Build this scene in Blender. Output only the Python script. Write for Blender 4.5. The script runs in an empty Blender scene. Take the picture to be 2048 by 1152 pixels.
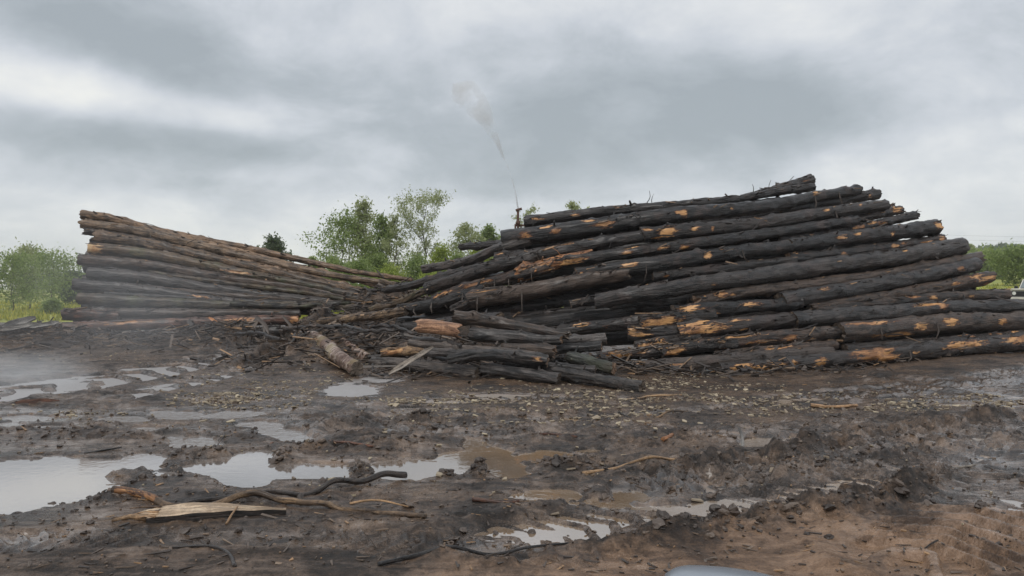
import bpy, math, random
import numpy as np
from mathutils import Vector

random.seed(7)
RNG = np.random.default_rng(11)
scene = bpy.context.scene
COL = scene.collection

# ------------------------------------------------------------------ camera
CAM_H = 1.9
F = 1607.0            # focal length in pixels of a 2048 wide frame
cam = bpy.data.cameras.new("camera")
cam.sensor_width = 36.0
cam.lens = 36.0 * F / 2048.0
cam.clip_start = 0.05
cam.clip_end = 8000
camo = bpy.data.objects.new("camera", cam)
camo.location = (0, 0, CAM_H)
camo.rotation_euler = (math.radians(90), 0, 0)
COL.objects.link(camo)
scene.camera = camo

# ------------------------------------------------------------------ world
SUN_EL, SUN_AZ = math.radians(58), math.radians(200)   # azimuth clockwise from +Y
world = bpy.data.worlds.new("World")
scene.world = world
world.use_nodes = True
wt = world.node_tree
wt.nodes.clear()


def nd(nt, typ, ins=None, **props):
    n = nt.nodes.new(typ)
    for k, v in props.items():
        setattr(n, k, v)
    for k, v in (ins or {}).items():
        s = n.inputs[k]
        if isinstance(v, bpy.types.NodeSocket):
            nt.links.new(v, s)
        else:
            s.default_value = v
    return n


def mth(nt, op, a, b=0.0, c=0.0, clamp=False):
    n = nt.nodes.new("ShaderNodeMath")
    n.operation = op
    n.use_clamp = clamp
    for i, v in enumerate((a, b, c)):
        if isinstance(v, bpy.types.NodeSocket):
            nt.links.new(v, n.inputs[i])
        else:
            n.inputs[i].default_value = v
    return n.outputs[0]


def ramp(nt, fac, stops, interp='LINEAR'):
    n = nt.nodes.new("ShaderNodeValToRGB")
    n.color_ramp.interpolation = interp
    e = n.color_ramp.elements
    while len(e) < len(stops):
        e.new(0.5)
    for el, (p, c) in zip(e, stops):
        el.position = p
        el.color = (*c, 1) if len(c) == 3 else c
    nt.links.new(fac, n.inputs[0])
    return n.outputs[0]


def mixc(nt, fac, a, b, mode='MIX'):
    n = nt.nodes.new("ShaderNodeMix")
    n.data_type = 'RGBA'
    n.blend_type = mode
    for s, v in ((n.inputs[0], fac), (n.inputs[6], a), (n.inputs[7], b)):
        if isinstance(v, bpy.types.NodeSocket):
            nt.links.new(v, s)
        else:
            s.default_value = v if not isinstance(v, tuple) or len(v) == 4 else (*v, 1)
    return n.outputs[2]


def noise(nt, vec, scale, detail=4, rough=0.55, dist=0.0, out=0):
    n = nd(nt, "ShaderNodeTexNoise", {"Vector": vec, "Scale": scale, "Detail": detail, "Roughness": rough, "Distortion": dist})
    return n.outputs[out]


def build_sky():
    tc = nd(wt, "ShaderNodeTexCoord")
    sep = nd(wt, "ShaderNodeSeparateXYZ", {"Vector": tc.outputs["Generated"]})
    x, y, z = sep.outputs
    az = mth(wt, 'ARCTAN2', x, y)
    el = mth(wt, 'ARCSINE', z)
    # flat cloud layer: project the view direction on a plane overhead
    zz = mth(wt, 'ADD', mth(wt, 'MAXIMUM', z, 0.0), 0.40)
    px = mth(wt, 'DIVIDE', x, zz)
    py = mth(wt, 'DIVIDE', y, zz)
    cv = nd(wt, "ShaderNodeCombineXYZ", {"X": px, "Y": py, "Z": 0.37}).outputs[0]
    n1 = noise(wt, cv, 1.3, 6, 0.52, 0.3)
    n2 = noise(wt, cv, 3.4, 7, 0.64, 0.3)
    # azimuth / elevation noise: flat-bottomed banks
    bv = nd(wt, "ShaderNodeCombineXYZ", {"X": mth(wt, 'MULTIPLY', az, 3.2), "Y": mth(wt, 'MULTIPLY', el, 6.0), "Z": 1.3}).outputs[0]
    n3 = noise(wt, bv, 1.5, 8, 0.58, 0.25)
    wob = mth(wt, 'MULTIPLY', mth(wt, 'SUBTRACT', noise(wt, bv, 1.3, 5, 0.55), 0.5), 0.16)
    wob2 = mth(wt, 'MULTIPLY', mth(wt, 'SUBTRACT', noise(wt, cv, 0.9, 5, 0.55), 0.5), 0.10)
    azw = mth(wt, 'ADD', az, wob)
    elw = mth(wt, 'ADD', el, wob2)
    banks = [  # photo px, py, rx, ry, strength
        (80, 70, 300, 60, -.26), (390, 150, 210, 52, -.30), (330, 305, 260, 40, -.40), (1270, 200, 300, 90, -.32),
        (720, 170, 150, 80, -.14), (880, 365, 220, 36, -.16), (1150, 320, 300, 55, -.22), (1560, 260, 180, 60, -.12),
        (500, 395, 250, 22, -.10), (1700, 160, 160, 60, -.12),
        (120, 215, 190, 42, .40), (590, 95, 110, 60, .12), (800, 20, 260, 60, .08), (760, 330, 60, 40, .10),
        (560, 240, 130, 30, .14), (1860, 330, 200, 60, .16), (1720, 50, 220, 60, .10), (1300, 30, 250, 45, .10), (950, 180, 40, 50, .10)]
    acc = None
    for bx, by, rx, ry, st in banks:
        a0, e0 = math.atan((bx - 1024) / F), math.atan((576 - by) / F)
        da = mth(wt, 'MULTIPLY', mth(wt, 'SUBTRACT', azw, a0), F / rx)
        de = mth(wt, 'MULTIPLY', mth(wt, 'SUBTRACT', elw, e0), F / ry)
        q = mth(wt, 'ADD', mth(wt, 'MULTIPLY', da, da), mth(wt, 'MULTIPLY', de, de))
        g = mth(wt, 'MULTIPLY', mth(wt, 'DIVIDE', 1.0, mth(wt, 'ADD', 1.0, mth(wt, 'POWER', q, 1.9))), st * 1.25)
        acc = g if acc is None else mth(wt, 'ADD', acc, g)
    t = mth(wt, 'ADD', acc, 0.50)
    t = mth(wt, 'ADD', t, mth(wt, 'MULTIPLY', mth(wt, 'SUBTRACT', n1, 0.5), 0.5))
    t = mth(wt, 'ADD', t, mth(wt, 'MULTIPLY', mth(wt, 'SUBTRACT', n2, 0.5), 0.95))
    t = mth(wt, 'ADD', t, mth(wt, 'MULTIPLY', mth(wt, 'SUBTRACT', n3, 0.5), 0.9))
    # the layer thins to a pale band above the horizon
    hz = mth(wt, 'POWER', 2.718, mth(wt, 'MULTIPLY', mth(wt, 'MAXIMUM', el, 0.0), -15.0))
    t = mth(wt, 'ADD', t, mth(wt, 'MULTIPLY', hz, 0.52))
    cloud = ramp(wt, t, [(0.0, (.27, .30, .325)), (.25, (.335, .365, .395)), (.5, (.445, .47, .505)), (.75, (.55, .565, .58)), (1.0, (.66, .66, .635))])
    cloud10 = mixc(wt, 1.0, cloud, (10, 10, 10, 1), 'MULTIPLY')
    sky = nd(wt, "ShaderNodeTexSky", sky_type='NISHITA', sun_disc=False, sun_elevation=SUN_EL, sun_rotation=SUN_AZ)
    col = mixc(wt, 0.94, sky.outputs[0], cloud10)
    bg = nd(wt, "ShaderNodeBackground", {"Color": col, "Strength": 0.1})
    out = nd(wt, "ShaderNodeOutputWorld", {"Surface": bg.outputs[0]})


build_sky()
world.cycles.sampling_method = 'MANUAL'
world.cycles.sample_map_resolution = 512

# ------------------------------------------------------------------ sun
sun = bpy.data.lights.new("sun", 'SUN')
sun.energy = 1.1
sun.angle = math.radians(25)
sun.color = (1.0, 0.97, 0.92)
suno = bpy.data.objects.new("sun", sun)
sd = Vector((math.sin(SUN_AZ) * math.cos(SUN_EL), math.cos(SUN_AZ) * math.cos(SUN_EL), math.sin(SUN_EL)))
suno.rotation_euler = sd.to_track_quat('Z', 'Y').to_euler()
suno.location = (0, 0, 40)
COL.objects.link(suno)

# ------------------------------------------------------------------ render / exposure
scene.view_settings.view_transform = 'Standard'
scene.view_settings.look = 'None'
scene.view_settings.exposure = 0.5
scene.view_settings.gamma = 1.0
scene.view_settings.use_curve_mapping = False
scene.render.engine = 'CYCLES'
cy = scene.cycles
cy.use_denoising = True
cy.max_bounces = 6
cy.diffuse_bounces = 3
cy.glossy_bounces = 3
cy.transmission_bounces = 4
cy.transparent_max_bounces = 12
cy.volume_bounces = 1
cy.volume_step_rate = 2.0
cy.volume_max_steps = 128
cy.use_adaptive_sampling = True
cy.adaptive_threshold = 0.01


# ================================================================== helpers
def ss(a, b, x):
    t = np.clip((x - a) / (b - a), 0, 1)
    return t * t * (3 - 2 * t)


def _h(ix, iy, iz, seed):
    h = (ix.astype(np.int64) * 374761393 + iy.astype(np.int64) * 668265263 + iz.astype(np.int64) * 2147483647 + seed * 974711) & 0x7fffffff
    h = ((h ^ (h >> 13)) * 1274126177) & 0x7fffffff
    h = h ^ (h >> 16)
    return (h & 0xffff) / 65535.0


def vn2(x, y, seed=0):
    ix, iy = np.floor(x), np.floor(y)
    fx, fy = x - ix, y - iy
    fx = fx * fx * fx * (fx * (fx * 6 - 15) + 10)
    fy = fy * fy * fy * (fy * (fy * 6 - 15) + 10)
    z = np.zeros_like(ix)
    a, b = _h(ix, iy, z, seed), _h(ix + 1, iy, z, seed)
    c, d = _h(ix, iy + 1, z, seed), _h(ix + 1, iy + 1, z, seed)
    return (a + (b - a) * fx) * (1 - fy) + (c + (d - c) * fx) * fy


def fbm2(x, y, oct=4, seed=0, gain=0.5):
    s, a, n = 0, 1.0, 0
    for i in range(oct):
        c, sn = math.cos(i * 0.7 + .3), math.sin(i * 0.7 + .3)
        s = s + a * vn2((c * x - sn * y) * 2 ** i + 17.3 * i, (sn * x + c * y) * 2 ** i - 9.1 * i, seed + i)
        n += a
        a *= gain
    return s / n


def vn3(p, seed=0):
    i = np.floor(p)
    f = p - i
    f = f * f * (3 - 2 * f)
    x, y, z = i[..., 0], i[..., 1], i[..., 2]
    fx, fy, fz = f[..., 0], f[..., 1], f[..., 2]
    r = 0
    for dz in (0, 1):
        wz = fz if dz else 1 - fz
        for dy in (0, 1):
            wy = fy if dy else 1 - fy
            for dx in (0, 1):
                wx = fx if dx else 1 - fx
                r = r + _h(x + dx, y + dy, z + dz, seed) * wx * wy * wz
    return r


def mkmesh(name, V, Fq, mat, parent=None, attrs=None, smooth=True, loc=None, tris=None):
    """one mesh object from numpy arrays: V (n,3), Fq (m,4) quads, tris (k,3)"""
    V = np.asarray(V, dtype=np.float32)
    me = bpy.data.meshes.new(name)
    nq = 0 if Fq is None else len(Fq)
    nt_ = 0 if tris is None else len(tris)
    me.vertices.add(len(V))
    if loc is not None:
        V = V - np.asarray(loc, dtype=np.float32)
    me.vertices.foreach_set("co", V.ravel())
    idx = []
    if nq:
        idx.append(np.asarray(Fq, dtype=np.int32).ravel())
    if nt_:
        idx.append(np.asarray(tris, dtype=np.int32).ravel())
    idx = np.concatenate(idx)
    me.loops.add(len(idx))
    me.loops.foreach_set("vertex_index", idx)
    me.polygons.add(nq + nt_)
    ls = np.concatenate([np.arange(nq) * 4, nq * 4 + np.arange(nt_) * 3]).astype(np.int32)
    me.polygons.foreach_set("loop_start", ls)
    me.polygons.foreach_set("use_smooth", np.full(nq + nt_, smooth, dtype=bool))
    me.update(calc_edges=True)
    for k, v in (attrs or {}).items():
        v = np.asarray(v, dtype=np.float32)
        if v.ndim == 2:
            a = me.attributes.new(k, 'FLOAT_VECTOR', 'POINT')
            a.data.foreach_set("vector", v.ravel())
        else:
            a = me.attributes.new(k, 'FLOAT', 'POINT')
            a.data.foreach_set("value", v.ravel())
    if mat:
        me.materials.append(mat)
    o = bpy.data.objects.new(name, me)
    COL.objects.link(o)
    if loc is not None:
        o.location = loc
    if parent is not None:
        o.parent = parent
        if loc is not None:      # world coordinates were given: keep them under the parent
            o.location = Vector(loc) - parent.location
    return o


def tag(o, label=None, cat=None, group=None, kind=None):
    if label:
        o["label"] = label
    if cat:
        o["category"] = cat
    if group:
        o["group"] = group
    if kind:
        o["kind"] = kind
    return o


def empty(name, loc):
    o = bpy.data.objects.new(name, None)
    o.location = loc
    COL.objects.link(o)
    return o


def at(px, py, D):
    return np.array([(px - 1024) / F * D, D, CAM_H + (576 - py) / F * D])


def gpt(px, py, z=0.0):
    return at(px, py, (CAM_H - z) * F / (py - 576))


def smoothpath(P, n):
    """Catmull-Rom through P (k,3), n samples evenly spaced"""
    P = np.asarray(P, float)
    if len(P) == 2:
        t = np.linspace(0, 1, n)[:, None]
        return P[0] * (1 - t) + P[1] * t
    Q = np.vstack([2 * P[0] - P[1], P, 2 * P[-1] - P[-2]])
    out = []
    for i in range(len(P) - 1):
        p0, p1, p2, p3 = Q[i:i + 4]
        t = np.linspace(0, 1, 24, endpoint=(i == len(P) - 2))[:, None]
        out.append(0.5 * (2 * p1 + (p2 - p0) * t + (2 * p0 - 5 * p1 + 4 * p2 - p3) * t ** 2 + (3 * p1 - p0 - 3 * p2 + p3) * t ** 3))
    C = np.vstack(out)
    d = np.r_[0, np.cumsum(np.linalg.norm(np.diff(C, axis=0), axis=1))]
    s = np.linspace(0, d[-1], n)
    return np.stack([np.interp(s, d, C[:, j]) for j in range(3)], 1)


# ================================================================== materials
def material(name):
    m = bpy.data.materials.new(name)
    m.use_nodes = True
    nt = m.node_tree
    b = nt.nodes["Principled BSDF"]
    return m, nt, b


def attr(nt, name):
    return nd(nt, "ShaderNodeAttribute", attribute_name=name)


def setin(nt, sock, v):
    if isinstance(v, bpy.types.NodeSocket):
        nt.links.new(v, sock)
    else:
        sock.default_value = v


def bump(nt, h, strength, dist, b):
    n = nd(nt, "ShaderNodeBump", {"Height": h, "Strength": strength, "Distance": dist})
    nt.links.new(n.outputs[0], b.inputs["Normal"])


def bark_mat(name, dark, light, wood=(.58, .31, .12), wood2=(.38, .17, .06), rough=(.26, .58), moss=0.0):
    m, nt, b = material(name)
    lc = attr(nt, "lc").outputs["Vector"]
    pa = attr(nt, "patch").outputs["Fac"]
    rnd = nd(nt, "ShaderNodeObjectInfo").outputs["Random"]
    off = nd(nt, "ShaderNodeCombineXYZ", {"X": mth(nt, 'MULTIPLY', rnd, 91.0), "Y": 0.0, "Z": 0.0}).outputs[0]
    v = nd(nt, "ShaderNodeVectorMath", {0: lc, 1: off}, operation='ADD').outputs[0]
    vs = nd(nt, "ShaderNodeVectorMath", {0: v, 1: (3.0, 22.0, 22.0)}, operation='MULTIPLY').outputs[0]
    vg = nd(nt, "ShaderNodeVectorMath", {0: v, 1: (2.0, 60.0, 60.0)}, operation='MULTIPLY').outputs[0]
    n1 = noise(nt, vs, 1.0, 6, 0.6, 0.4)
    n2 = noise(nt, v, 2.3, 5, 0.6)
    n3 = noise(nt, v, 26.0, 4, 0.7)
    f = mth(nt, 'ADD', mth(nt, 'MULTIPLY', n1, 0.6), mth(nt, 'MULTIPLY', n2, 0.5))
    f = mth(nt, 'ADD', f, mth(nt, 'MULTIPLY', mth(nt, 'SUBTRACT', rnd, 0.5), 0.16))
    f = mth(nt, 'ADD', f, mth(nt, 'MULTIPLY', mth(nt, 'SUBTRACT', n3, 0.5), 0.25))
    bark = ramp(nt, f, [(.44, tuple(c * .6 for c in dark)), (.53, tuple(a * .6 + c * .4 for a, c in zip(dark, light))), (.60, light), (.70, tuple(c * 1.5 for c in light))])
    warm = ramp(nt, mth(nt, 'FRACT', mth(nt, 'MULTIPLY', rnd, 7.3)), [(0, (.95, .97, 1.0)), (.5, (1.06, 1.0, .93)), (1, (1.18, 1.02, .88))])
    bark = mixc(nt, 1.0, bark, warm, 'MULTIPLY')
    # scuffed reddish inner bark here and there
    sc = mth(nt, 'MULTIPLY', ramp(nt, noise(nt, v, 1.9, 6, 0.65), [(.56, (0, 0, 0)), (.64, (1, 1, 1))]), 0.5)
    bark = mixc(nt, sc, bark, tuple(0.5 * a + 0.5 * c for a, c in zip(light, (.13, .075, .055))))
    if moss:
        ms = mth(nt, 'MULTIPLY', ramp(nt, noise(nt, v, 1.2, 5, 0.6), [(.52, (0, 0, 0)), (.66, (1, 1, 1))]), moss)
        bark = mixc(nt, ms, bark, (.09, .10, .035))
    gr = noise(nt, vg, 1.0, 4, 0.6)
    gr = mth(nt, 'ADD', mth(nt, 'MULTIPLY', gr, .55), mth(nt, 'MULTIPLY', noise(nt, v, 3.1, 4, .6), .5))
    ptn = attr(nt, "ptone").outputs["Fac"]
    gr = mth(nt, 'ADD', gr, mth(nt, 'MULTIPLY', mth(nt, 'SUBTRACT', ptn, .5), .14))
    wd = ramp(nt, gr, [(.43, tuple(c * .6 for c in wood2)), (.49, wood2), (.55, wood), (.68, tuple(min(1, c * 1.12) for c in wood))])
    edge = mth(nt, 'ADD', pa, mth(nt, 'MULTIPLY', mth(nt, 'SUBTRACT', noise(nt, nd(nt, "ShaderNodeVectorMath", {0: v, 1: (2.6, 15, 15)}, operation='MULTIPLY').outputs[0], 1.0, 6, 0.75), 0.5), 2.3))
    rim = ramp(nt, edge, [(.40, (0, 0, 0)), (.47, (1, 1, 1))])
    pm = ramp(nt, edge, [(.50, (0, 0, 0)), (.55, (1, 1, 1))])
    col = mixc(nt, rim, bark, (.13, .05, .028))
    col = mixc(nt, pm, col, wd)
    nt.links.new(col, b.inputs["Base Color"])
    rg = ramp(nt, n2, [(.3, (rough[0],) * 3), (.7, (rough[1],) * 3)])
    nt.links.new(rg, b.inputs["Roughness"])
    b.inputs["Specular IOR Level"].default_value = 0.5
    b.inputs["Coat Weight"].default_value = .32
    b.inputs["Coat Roughness"].default_value = .28
    hgt = mth(nt, 'ADD', mth(nt, 'MULTIPLY', n1, 0.8), mth(nt, 'MULTIPLY', n3, 0.35))
    hgt = mth(nt, 'MULTIPLY', hgt, mth(nt, 'SUBTRACT', 1.0, mth(nt, 'MULTIPLY', pm, 0.75)))
    bump(nt, hgt, 1.0, 0.09, b)
    return m


M = {}
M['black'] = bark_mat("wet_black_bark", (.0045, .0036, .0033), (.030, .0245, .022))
M['grey'] = bark_mat("wet_grey_bark", (.008, .0068, .0062), (.052, .044, .040))
M['ash'] = bark_mat("ashy_grey_bark", (.012, .0105, .0095), (.088, .076, .069), rough=(.34, .66))
M['brown'] = bark_mat("wet_brown_bark", (.009, .0065, .0052), (.066, .046, .034), rough=(.34, .66))
M['tan'] = bark_mat("tan_brown_bark", (.042, .029, .019), (.19, .135, .090), wood=(.5, .33, .16), rough=(.55, .85))
M['olive'] = bark_mat("olive_brown_bark", (.016, .012, .009), (.095, .072, .048), wood=(.5, .33, .16), rough=(.55, .85), moss=.5)
M['red'] = bark_mat("red_brown_bark", (.035, .018, .012), (.17, .080, .050), wood=(.5, .25, .11), rough=(.45, .75))
M['moss'] = bark_mat("mossy_dark_bark", (.016, .016, .014), (.07, .075, .055), moss=.35)
M['split'] = bark_mat("split_orange_wood", (.10, .045, .02), (.42, .20, .08), rough=(.5, .8))
M['dead'] = bark_mat("dead_grey_wood", (.085, .075, .066), (.27, .25, .225), rough=(.5, .8))
M['peel'] = bark_mat("peeling_tan_branch", (.10, .06, .032), (.34, .22, .12), wood=(.6, .36, .16), rough=(.5, .8))


def birch_mat():
    m, nt, b = material("birch_bark")
    lc = attr(nt, "lc").outputs["Vector"]
    v1 = nd(nt, "ShaderNodeVectorMath", {0: lc, 1: (13.0, 1.6, 1.6)}, operation='MULTIPLY').outputs[0]
    n1 = noise(nt, v1, 1.0, 5, 0.6, 0.6)
    n2 = noise(nt, lc, 2.2, 4, 0.6)
    f = mth(nt, 'ADD', mth(nt, 'MULTIPLY', n1, 0.75), mth(nt, 'MULTIPLY', n2, 0.45))
    c = ramp(nt, f, [(.48, (.05, .025, .017)), (.58, (.11, .06, .04)), (.64, (.22, .15, .115)), (.73, (.45, .39, .34))])
    mm = ramp(nt, noise(nt, lc, 1.7, 4, 0.6), [(.52, (0, 0, 0)), (.62, (1, 1, 1))])
    c = mixc(nt, mth(nt, 'MULTIPLY', mm, 0.6), c, (.20, .15, .06))
    nt.links.new(c, b.inputs["Base Color"])
    b.inputs["Roughness"].default_value = 0.5
    bump(nt, f, 0.6, 0.02, b)
    return m


M['birch'] = birch_mat()


def end_mat(name, c1, c2):
    m, nt, b = material(name)
    lc = attr(nt, "lc").outputs["Vector"]
    sep = nd(nt, "ShaderNodeSeparateXYZ", {"Vector": lc})
    r = mth(nt, 'SQRT', mth(nt, 'ADD', mth(nt, 'MULTIPLY', sep.outputs[1], sep.outputs[1]), mth(nt, 'MULTIPLY', sep.outputs[2], sep.outputs[2])))
    wv = mth(nt, 'ADD', mth(nt, 'MULTIPLY', r, 300.0), mth(nt, 'MULTIPLY', noise(nt, lc, 9.0, 4, 0.6), 14.0))
    s = mth(nt, 'ADD', mth(nt, 'MULTIPLY', mth(nt, 'SINE', wv), 0.5), 0.5)
    n = noise(nt, lc, 14.0, 5, 0.65)
    f = mth(nt, 'ADD', mth(nt, 'MULTIPLY', s, 0.3), mth(nt, 'MULTIPLY', n, 0.8))
    c = ramp(nt, f, [(.3, c1), (.75, c2)])
    nt.links.new(c, b.inputs["Base Color"])
    b.inputs["Roughness"].default_value = 0.65
    bump(nt, f, 0.5, 0.02, b)
    return m


M['end_dark'] = end_mat("weathered_cut_end", (.026, .019, .014), (.13, .095, .068))
M['end_brown'] = end_mat("brown_cut_end", (.08, .048, .03), (.26, .165, .105))
M['end_fresh'] = end_mat("orange_cut_end", (.22, .11, .045), (.5, .28, .12))

# plain strips, chips: colour by the vertex attribute 'tone'


def tone_mat(name, stops, rough=0.7, sc=40.0):
    m, nt, b = material(name)
    t = attr(nt, "tone").outputs["Fac"]
    pos = nd(nt, "ShaderNodeNewGeometry").outputs["Position"]
    n = noise(nt, pos, sc, 3, 0.6)
    f = mth(nt, 'ADD', t, mth(nt, 'MULTIPLY', mth(nt, 'SUBTRACT', n, 0.5), 0.3))
    nt.links.new(ramp(nt, f, stops), b.inputs["Base Color"])
    b.inputs["Roughness"].default_value = rough
    bump(nt, n, 0.4, 0.01, b)
    return m


M['litter'] = tone_mat("bark_litter", [(0, (.014, .011, .010)), (.45, (.055, .042, .034)), (.75, (.13, .095, .07)), (.93, (.20, .135, .085)), (1, (.34, .20, .10))], .5, 30)
M['chips'] = tone_mat("pale_wood_chips", [(0, (.10, .075, .055)), (.5, (.24, .19, .135)), (1, (.50, .42, .29))], .7)
M['clod'] = tone_mat("mud_clods", [(0, (.035, .026, .021)), (.6, (.075, .056, .045)), (1, (.13, .095, .07))], .5, 45)


def ground_mat():
    m, nt, b = material("churned_wet_mud")
    pos = nd(nt, "ShaderNodeNewGeometry").outputs["Position"]
    clay = attr(nt, "clay").outputs["Fac"]
    wet = attr(nt, "wet").outputs["Fac"]
    drag = attr(nt, "drag").outputs["Vector"]
    n1 = noise(nt, pos, 1.3, 6, 0.6, 0.3)
    n2 = noise(nt, pos, 9.0, 6, 0.65, 0.4)
    n3 = noise(nt, pos, 55.0, 4, 0.65)
    ns = noise(nt, nd(nt, "ShaderNodeVectorMath", {0: pos, 1: (1.3, 9.0, 4.0)}, operation='MULTIPLY').outputs[0], 1.0, 6, 0.65, 0.5)
    f = mth(nt, 'ADD', mth(nt, 'MULTIPLY', n1, 0.50), mth(nt, 'MULTIPLY', n2, 0.32))
    f = mth(nt, 'ADD', f, mth(nt, 'MULTIPLY', n3, 0.22))
    f = mth(nt, 'ADD', f, mth(nt, 'MULTIPLY', mth(nt, 'SUBTRACT', ns, 0.5), 0.35))
    mud = ramp(nt, f, [(.41, (.013, .009, .0065)), (.49, (.042, .027, .0175)), (.56, (.104, .067, .043)), (.66, (.20, .136, .092))])
    cly = ramp(nt, f, [(.42, (.075, .044, .027)), (.51, (.175, .105, .062)), (.62, (.30, .185, .112))])
    cm = mth(nt, 'ADD', clay, mth(nt, 'MULTIPLY', mth(nt, 'SUBTRACT', n1, 0.5), 0.9))
    cm = mth(nt, 'ADD', cm, mth(nt, 'MULTIPLY', mth(nt, 'SUBTRACT', n2, 0.5), 0.5))
    cmm = ramp(nt, cm, [(.32, (0, 0, 0)), (.75, (1, 1, 1))])
    col = mixc(nt, cmm, mud, cly)
    # pale shreds of wood trodden into the mud
    sv = nd(nt, "ShaderNodeVectorMath", {0: pos, 1: (9.0, 26.0, 10.0)}, operation='MULTIPLY').outputs[0]
    sh = ramp(nt, noise(nt, sv, 1.0, 4, 0.7, 0.8), [(.655, (0, 0, 0)), (.70, (1, 1, 1))])
    sh = mth(nt, 'MULTIPLY', sh, 0.55)
    col = mixc(nt, sh, col, (.26, .19, .13))
    nt.links.new(col, b.inputs["Base Color"])
    rw = mth(nt, 'ADD', wet, mth(nt, 'MULTIPLY', mth(nt, 'SUBTRACT', n2, 0.5), 0.8))
    rw = mth(nt, 'ADD', rw, mth(nt, 'MULTIPLY', mth(nt, 'SUBTRACT', n1, 0.5), 0.9))
    rw = mth(nt, 'ADD', rw, mth(nt, 'MULTIPLY', mth(nt, 'SUBTRACT', ns, 0.5), 1.0))
    rr = ramp(nt, rw, [(.10, (.72,) * 3), (.26, (.48,) * 3), (.46, (.27,) * 3), (.75, (.12,) * 3)])
    nt.links.new(rr, b.inputs["Roughness"])
    b.inputs["Specular IOR Level"].default_value = 0.5
    film = ramp(nt, mth(nt, 'ADD', rw, mth(nt, 'MULTIPLY', mth(nt, 'SUBTRACT', n3, 0.5), .5)), [(.50, (0, 0, 0)), (.80, (1, 1, 1))])
    nt.links.new(mth(nt, 'MULTIPLY', film, .62), b.inputs["Coat Weight"])
    b.inputs["Coat Roughness"].default_value = .13
    b.inputs["Coat IOR"].default_value = 1.45
    dry = mth(nt, 'SUBTRACT', 1.15, mth(nt, 'MINIMUM', mth(nt, 'MAXIMUM', rw, 0.0), 1.0))
    h = mth(nt, 'ADD', mth(nt, 'MULTIPLY', n2, 1.0), mth(nt, 'MULTIPLY', n3, 0.5))
    bump(nt, mth(nt, 'MULTIPLY', h, dry), 1.0, 0.05, b)
    return m


M['ground'] = ground_mat()


def water_mat():
    m, nt, b = material("muddy_water")
    pos = nd(nt, "ShaderNodeNewGeometry").outputs["Position"]
    n = noise(nt, pos, .5, 3, .5)
    sx = nd(nt, "ShaderNodeSeparateXYZ", {"Vector": pos})
    tan_by_x = nd(nt, "ShaderNodeMapRange", {"Value": sx.outputs[0], "From Min": -2.5, "From Max": .3}).outputs[0]
    nt.links.new(mixc(nt, tan_by_x, (.20, .17, .15), ramp(nt, n, [(.35, (.20, .145, .10)), (.65, (.30, .195, .105))])), b.inputs["Base Color"])  # water colour greyer to the left, tanner to the right
    nt.links.new(nd(nt, "ShaderNodeMapRange", {"Value": sx.outputs[1], "From Min": 10.0, "From Max": 14.5, "To Min": .03, "To Max": .34}).outputs[0], b.inputs["Roughness"])
    rx = nd(nt, "ShaderNodeMapRange", {"Value": sx.outputs[0], "From Min": .9, "From Max": 1.5, "To Min": 0.0, "To Max": .24}).outputs[0]
    rsum = mth(nt, 'MAXIMUM', rx, b.inputs["Roughness"].links[0].from_socket)
    nt.links.new(rsum, b.inputs["Roughness"])
    b.inputs["IOR"].default_value = 3.2
    b.inputs["Specular IOR Level"].default_value = 0.9
    # falling spray dimples the pools near the piles
    yy = nd(nt, "ShaderNodeSeparateXYZ", {"Vector": pos}).outputs[1]
    st = nd(nt, "ShaderNodeMapRange", {"Value": yy, "From Min": 9.0, "From Max": 14.0, "To Min": .02, "To Max": .55}).outputs[0]
    bn = nd(nt, "ShaderNodeBump", {"Height": noise(nt, pos, 9.0, 3, .6), "Strength": st, "Distance": .05})
    nt.links.new(bn.outputs[0], b.inputs["Normal"])
    return m


M['water'] = water_mat()


def field_mat():
    m, nt, b = material("meadow")
    pos = nd(nt, "ShaderNodeNewGeometry").outputs["Position"]
    n = noise(nt, pos, .12, 6, .6)
    n2 = noise(nt, pos, 2.5, 5, .65)
    f = mth(nt, 'ADD', mth(nt, 'MULTIPLY', n, .6), mth(nt, 'MULTIPLY', n2, .45))
    nt.links.new(ramp(nt, f, [(.36, (.13, .16, .03)), (.52, (.27, .29, .055)), (.68, (.40, .38, .08))]), b.inputs["Base Color"])
    b.inputs["Roughness"].default_value = .9
    bump(nt, n2, .8, .15, b)
    return m


M['field'] = field_mat()


def leaf_mat(name, c1, c2, c3):
    m, nt, b = material(name)
    t = attr(nt, "tone").outputs["Fac"]
    pos = nd(nt, "ShaderNodeNewGeometry").outputs["Position"]
    n = noise(nt, pos, .55, 3, .5)
    f = mth(nt, 'ADD', mth(nt, 'MULTIPLY', t, .5), mth(nt, 'MULTIPLY', n, .5))
    col = ramp(nt, f, [(.25, c1), (.5, c2), (.75, c3)])
    nt.links.new(col, b.inputs["Base Color"])
    b.inputs["Roughness"].default_value = .6
    tr = nd(nt, "ShaderNodeBsdfTranslucent", {"Color": col})
    mx = nd(nt, "ShaderNodeMixShader", {0: .6, 1: b.outputs[0], 2: tr.outputs[0]})
    out = [x for x in nt.nodes if x.type == 'OUTPUT_MATERIAL'][0]
    nt.links.new(mx.outputs[0], out.inputs["Surface"])
    return m


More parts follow.
